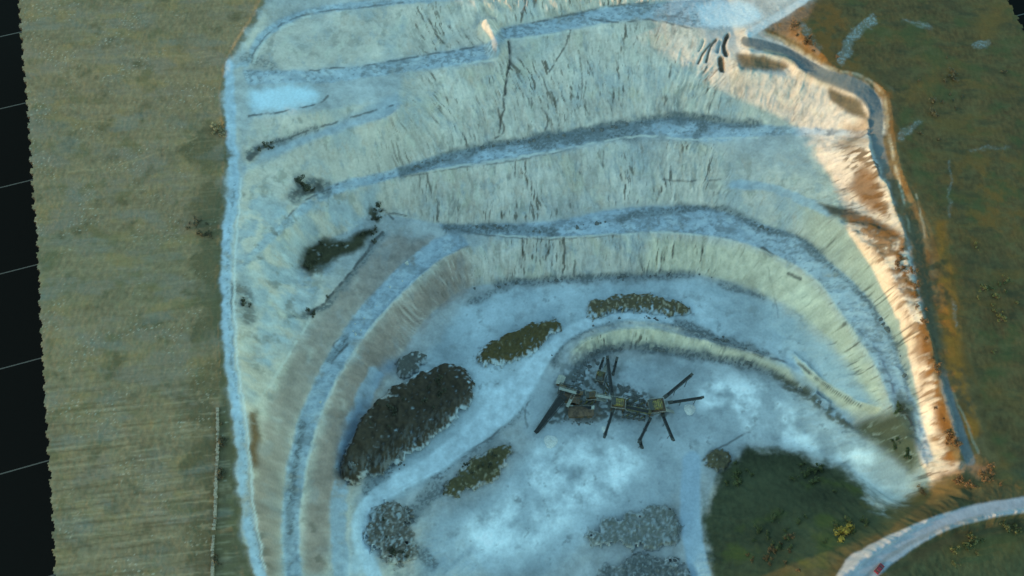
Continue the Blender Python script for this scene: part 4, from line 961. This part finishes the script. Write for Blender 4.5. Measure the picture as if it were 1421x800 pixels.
def scatter(meshes, name, pts, wd, n, smin, smax, label, cat, group, sink=.25, seed=1, tall=1.0):
    R = random.Random(seed); P = smooth_line([q for q in pts]) if len(pts) > 2 else pts
    seg = [math.hypot(b[0]-a[0], b[1]-a[1]) for a, b in zip(P[:-1], P[1:])]; tot = sum(seg)
    # a few gathering places, then strays
    cl = [R.random() for _ in range(max(2, n // 7))]
    for k in range(n):
        t = (R.choice(cl) + R.gauss(0, .02)) if R.random() < .6 else R.random()
        t = min(max(t, 0), .999) * tot
        for (a, b), L_ in zip(zip(P[:-1], P[1:]), seg):
            if t <= L_: break
            t -= L_
        f = t / max(L_, 1e-6)
        px = a[0] + (b[0]-a[0])*f + R.gauss(0, wd*.5); py = a[1] + (b[1]-a[1])*f + R.gauss(0, wd*.5)
        x, y, z = ground(px, py); s = smin + (smax - smin) * R.random() ** 2
        o = bpy.data.objects.new(name, R.choice(meshes)); COL.objects.link(o)
        o.location = (x, y, z - sink * s * .3); o.scale = (s * R.uniform(.8, 1.2), s * R.uniform(.8, 1.2), s * tall * R.uniform(.8, 1.2)); o.rotation_euler = (0, 0, R.uniform(0, 6.28))
        tag(o, label, cat, group)
for i, (pts, wd, n, lab) in enumerate([
    ([(560,238),(640,212),(760,190),(850,175),(900,166),(950,160),(1000,168),(1050,172)], 4, 44, 'at the foot of the tallest rock face'),
    ([(620,316),(690,316),(770,320),(860,303),(900,293),(960,289),(1000,290),(1060,316),(1110,332)], 4, 34, 'at the foot of the streaked middle face'),
    ([(640,404),(690,396),(770,389),(880,385),(960,381),(1000,395)], 4, 26, 'at the foot of the lowest long face'),
    ([(765,500),(772,484),(800,462),(850,444),(890,440),(940,450),(1000,472),(1060,490)], 4, 24, 'along the outer side of the curved berm'),
    ([(805,510),(830,489),(880,483),(960,493),(1050,510),(1110,540),(1150,566)], 4, 28, 'along the inner foot of the curved berm'),
    ([(470,655),(500,640),(540,650),(560,640)], 9, 16, 'below the flank of the largest mound'),
    ([(1200,410),(1235,465),(1256,520)], 3, 10, 'at the foot of the sunlit right wall')]):
    scatter(ST, 'boulder', pts, wd, n, .45, 1.7, 'dark boulder lying ' + lab, 'boulder', 'dark boulders ' + lab, seed=i + 3)
scatter(ST, 'boulder', [(800,535),(815,508),(830,500)], 9, 44, .5, 1.6, 'dark stone in the rough heap above the rusty shed', 'boulder', 'dark stones above the rusty shed', seed=31)
scatter(ST, 'boulder', [(862,538),(880,545),(895,553)], 5, 40, .5, 1.4, 'dark stone along the upper side of the gallery conveyor', 'boulder', 'dark stones above the gallery conveyor', seed=32)
scatter(ST, 'boulder', [(768,575),(800,585),(830,584)], 5, 24, .4, 1.2, 'dark stone on the stained ground below the rusty shed', 'boulder', 'dark stones below the rusty shed', seed=34)
scatter(SW, 'boulder', [(640,320),(600,345),(540,402),(482,470),(440,560)], 8, 10, .5, 1.4, 'pale boulder on the haul ramp of the left wall', 'boulder', 'pale boulders on the left ramp', seed=33)

def shrub_mesh(name, seed, mats, n=260, stem=True):
    R = random.Random(seed); V = []; F = []; MI = []
    cl = [(Vector((R.gauss(0, .28), R.gauss(0, .28), R.uniform(.3, .85))), R.uniform(.2, .36)) for _ in range(7)]
    for k in range(n):
        c, r = R.choice(cl); d = Vector((R.gauss(0, 1), R.gauss(0, 1), R.gauss(0, 1))).normalized()
        p = c + d * r * R.uniform(.5, 1.0); p.z = max(p.z, .05)
        u = Vector((R.gauss(0, 1), R.gauss(0, 1), R.gauss(0, 1))).normalized(); w_ = d.cross(u).normalized() if d.cross(u).length > .01 else Vector((1, 0, 0)); u = w_.cross(d)
        s = R.uniform(.045, .09); b = len(V)
        V += [tuple(p - u*s*1.4), tuple(p + w_*s*.7), tuple(p + u*s*1.4 + d*s*.4), tuple(p - w_*s*.7)]; F.append((b, b+1, b+2, b+3)); MI.append(R.choice((0, 0, 1)))
    for c, r in cl:
        b = len(V); w_ = .025
        for q, ww in ((Vector((0, 0, -.1)), .04), (c, .012)):
            for a in range(4): V.append((q.x + ww*math.cos(a*1.57), q.y + ww*math.sin(a*1.57), q.z))
        for a in range(4): F.append((b+a, b+(a+1) % 4, b+4+(a+1) % 4, b+4+a)); MI.append(2)
    me = bpy.data.meshes.new(name); me.from_pydata(V, [], F)
    for m_ in mats: me.materials.append(m_)
    me.polygons.foreach_set('material_index', MI); me.update(); return me
def leafmat(name, c): return pmat(name, c, .7, .3, 2.0, 0)
M_twig = pmat('twig_bark', (.05, .04, .03), .9, .3, 4, 0)
DK = [leafmat('dark_leaf', (.045, .045, .022)), leafmat('dull_leaf', (.065, .06, .03)), M_twig]
GR = [leafmat('green_leaf', (.055, .07, .018)), leafmat('moss_leaf', (.085, .085, .022)), M_twig]
OR = [leafmat('rust_leaf', (.19, .085, .022)), leafmat('brown_leaf', (.12, .065, .028)), M_twig]
YE = [leafmat('yellow_leaf', (.32, .20, .018)), leafmat('gold_leaf', (.22, .14, .016)), M_twig]
PA = [leafmat('pale_leaf', (.26, .23, .13)), leafmat('straw_leaf', (.18, .14, .07)), M_twig]
kinds = {k: [shrub_mesh('shrub', 50 + 7 * i + j, m_) for j in range(3)] for i, (k, m_) in enumerate((('d', DK), ('g', GR), ('o', OR), ('p', PA)))}
big_y = [shrub_mesh('bush', 99, YE, 420)]
scatter(big_y, 'bush', [(1169,735),(1169.2,735)], .1, 1, 4.6, 4.7, 'round golden yellow bush on the dark slope', 'bush', None, seed=5)
for i, (k, pts, wd, n, s0, s1, lab) in enumerate([
    ('d', [(412,268),(428,258),(446,262)], 7, 7, 1.2, 3.0, 'on the left end of the second bench'),
    ('d', [(346,214),(362,207),(400,196)], 4, 4, 1.0, 2.4, 'on the upper left ramp beside the rim track'),
    ('d', [(424,375),(445,345),(480,342),(520,322)], 8, 13, 1.0, 2.4, 'in the dark mossy patch of the left terrace'),
    ('d', [(515,305),(525,292),(545,296)], 5, 4, 1.0, 2.6, 'in the spiky patch above the left terrace'),
    ('d', [(404,440),(436,432),(456,410)], 5, 5, .9, 2.0, 'at the lower end of the left terrace'),
    ('d', [(328,405),(342,420),(338,460)], 5, 5, .9, 2.0, 'on the slope just inside the rim track'),
    ('d', [(640,655),(680,640),(700,628)], 10, 7, .8, 1.8, 'on the turfed mound by the lane end'),
    ('d', [(540,580),(590,555),(630,540)], 24, 15, .9, 2.2, 'on the crown of the largest mound'),
    ('d', [(520,720),(540,745),(560,770)], 16, 8, .8, 1.8, 'on the patchy heap inside the lane bend'),
    ('g', [(1010,660),(1060,640),(1110,650),(1170,690)], 22, 20, 1.0, 2.6, 'on the upper part of the dark slope'),
    ('g', [(1010,760),(1080,740),(1150,740),(1200,740)], 26, 23, 1.0, 2.6, 'on the lower part of the dark slope'),
    ('o', [(1040,780),(1080,770),(1110,790)], 18, 13, 1.0, 2.4, 'in the autumn coloured patch at the slope bottom'),
    ('o', [(1240,350),(1262,390),(1280,450),(1300,530),(1318,620)], 8, 28, .9, 2.3, 'along the crest of the sunlit right wall'),
    ('o', [(1120,20),(1100,50),(1140,70),(1170,90)], 9, 13, .9, 2.3, 'above the bend of the dark track'),
    ('o', [(1270,670),(1320,665),(1390,660)], 12, 15, .9, 2.2, 'between the pale fan and the gravel road'),
    ('g', [(1200,580),(1230,600),(1262,630),(1240,545)], 10, 15, .9, 2.2, 'on the green spur under the sunlit wall'),
    ('g', [(1310,770),(1350,755),(1410,740)], 16, 17, .9, 2.2, 'on the corner of ground below the gravel road'),
    ('p', [(296,182),(306,178),(300,190)], 7, 7, .9, 2.2, 'where two field paths meet the quarry rim'),
    ('d', [(275,310),(265,300),(290,330)], 16, 12, .8, 1.8, 'in the darker grass beside the rim track'),
    ('d', [(311,585),(308,650),(305,720),(302,790)], 2.5, 20, .8, 1.7, 'in the row right of the low field wall'),
    ('d', [(1340,80),(1300,150),(1290,90)], 40, 15, .9, 2.0, 'in the dark scrub field right of the track bend'),
    ('g', [(1340,300),(1380,400),(1360,520)], 40, 17, .9, 2.0, 'in the wide dark field along the right side'),
    ]):
    kn = {'d': 'low dark', 'g': 'low green', 'o': 'rusty autumn', 'p': 'straw pale'}[k]
    scatter(kinds[k], 'shrub', pts, wd, n, s0, s1, kn + ' shrub ' + lab, 'shrub', kn + ' shrubs ' + lab, seed=60 + i)

# ------------------------------------------------------------------ low field wall beside the western track
pts = smooth_line([(302,568),(303,610),(301,660),(299,720),(296,760),(296,800),(294,860)])
x0, y0, z0 = ground(302, 568)
wt = thing('field_wall', (x0, y0, z0), 'low pale dry stone wall along the field beside the rim track', 'wall')
R = random.Random(4); wb = MB(); cp = MB(); last = None
D_ = dens(pts, 2.6)
for q in D_:
    x, y, z = ground(q[0], q[1]); s = R.uniform(.5, .62)
    if R.random() < .06: continue
    wb.box((x - x0, y - y0, z - z0 + .1), (R.uniform(.55, .75), s + .1, .7), Matrix.Rotation(R.uniform(-.25, .25), 3, 'Z'), R.uniform(.8, .95))
    if R.random() < .7: cp.box((x - x0 + R.uniform(-.1, .1), y - y0, z - z0 + .51), (R.uniform(.6, .85), s, .12), Matrix.Rotation(R.uniform(-.3, .3), 3, 'Z'))
wb.build('stone_course', pmat('field_stone', (.17, .155, .115), .95, .3, 2, .4), wt); cp.build('coping_stone', pmat('coping_stone', (.24, .215, .16), .95, .3, 2, .4), wt)

# ------------------------------------------------------------------ red car on the gravel road
x, y, z = ground(1219, 790); x2, y2, _ = ground(1236, 770)
ca = thing('parked_car', (x, y, z), 'small red car standing on the gravel road at the bottom edge', 'car', None, math.atan2(y2 - y, x2 - x))
M_red = pmat('red_car_paint', (.17, .010, .018), .35, .08, 1, 0); M_glass = pmat('tinted_glass', (.02, .025, .03), .1, .05, 1, 0); M_tyre = pmat('tyre_rubber', (.025, .025, .025), .85, .1, 3, 0)
M_rim = pmat('wheel_rim', (.35, .35, .35), .4, .1, 3, 0); M_lamp = pmat('headlamp_glass', (.6, .6, .55), .2, .05, 3, 0)
ca.scale = (.72, .72, .72)
def loft(prof, name, mat, parent, inset=.06):
    b = MB(); n = len(prof)
    for yy, k in ((-.84, 0), (-.78, 1), (.78, 1), (.84, 0)):
        for px_, pz_ in prof:
            cx_ = 0; b.v.append((px_ * (1 if not k else 1.02), yy, pz_ + (0.02 if k else 0)))
    for j in range(3):
        for i in range(n): b.f.append((j*n+i, j*n+(i+1) % n, (j+1)*n+(i+1) % n, (j+1)*n+i))
    b.f += [tuple(range(n-1, -1, -1)), tuple(range(3*n, 4*n))]
    return b.build(name, mat, parent)
loft([(-1.95,.32),(1.95,.32),(2.0,.6),(1.9,.78),(1.0,.88),(-1.35,.92),(-1.9,.86),(-2.0,.6)], 'body', M_red, ca)
cb = MB(); base = [(-1.45,.90),(.95,.90),(.35,1.40),(-1.15,1.42)]
for yy, ins in ((-.76, 0), (.76, 0)):
    for px_, pz_ in base: cb.v.append((px_, yy * (.82 if pz_ > 1.2 else 1), pz_))
for i in range(4): cb.f.append((i, (i+1) % 4, 4+(i+1) % 4, 4+i))
cb.f += [(3,2,1,0), (4,5,6,7)]
cb.build('window', M_glass, ca)
MB().box((-.4, 0, 1.44), (1.5, 1.22, .06), None, .94).build('roof', M_red, ca)
for sx in (-1.2, 1.25):
    for sy in (-1, 1):
        wl = MB().tube((sx, sy*.68, .32), (sx, sy*.88, .32), .32, 18).build('wheel', M_tyre, ca); MB().tube((sx, sy*.87, .32), (sx, sy*.90, .32), .2, 14).build('rim', M_rim, wl)
for sy in (-1, 1): MB().box((1.97, sy*.58, .66), (.1, .34, .16)).build('headlight', M_lamp, ca)
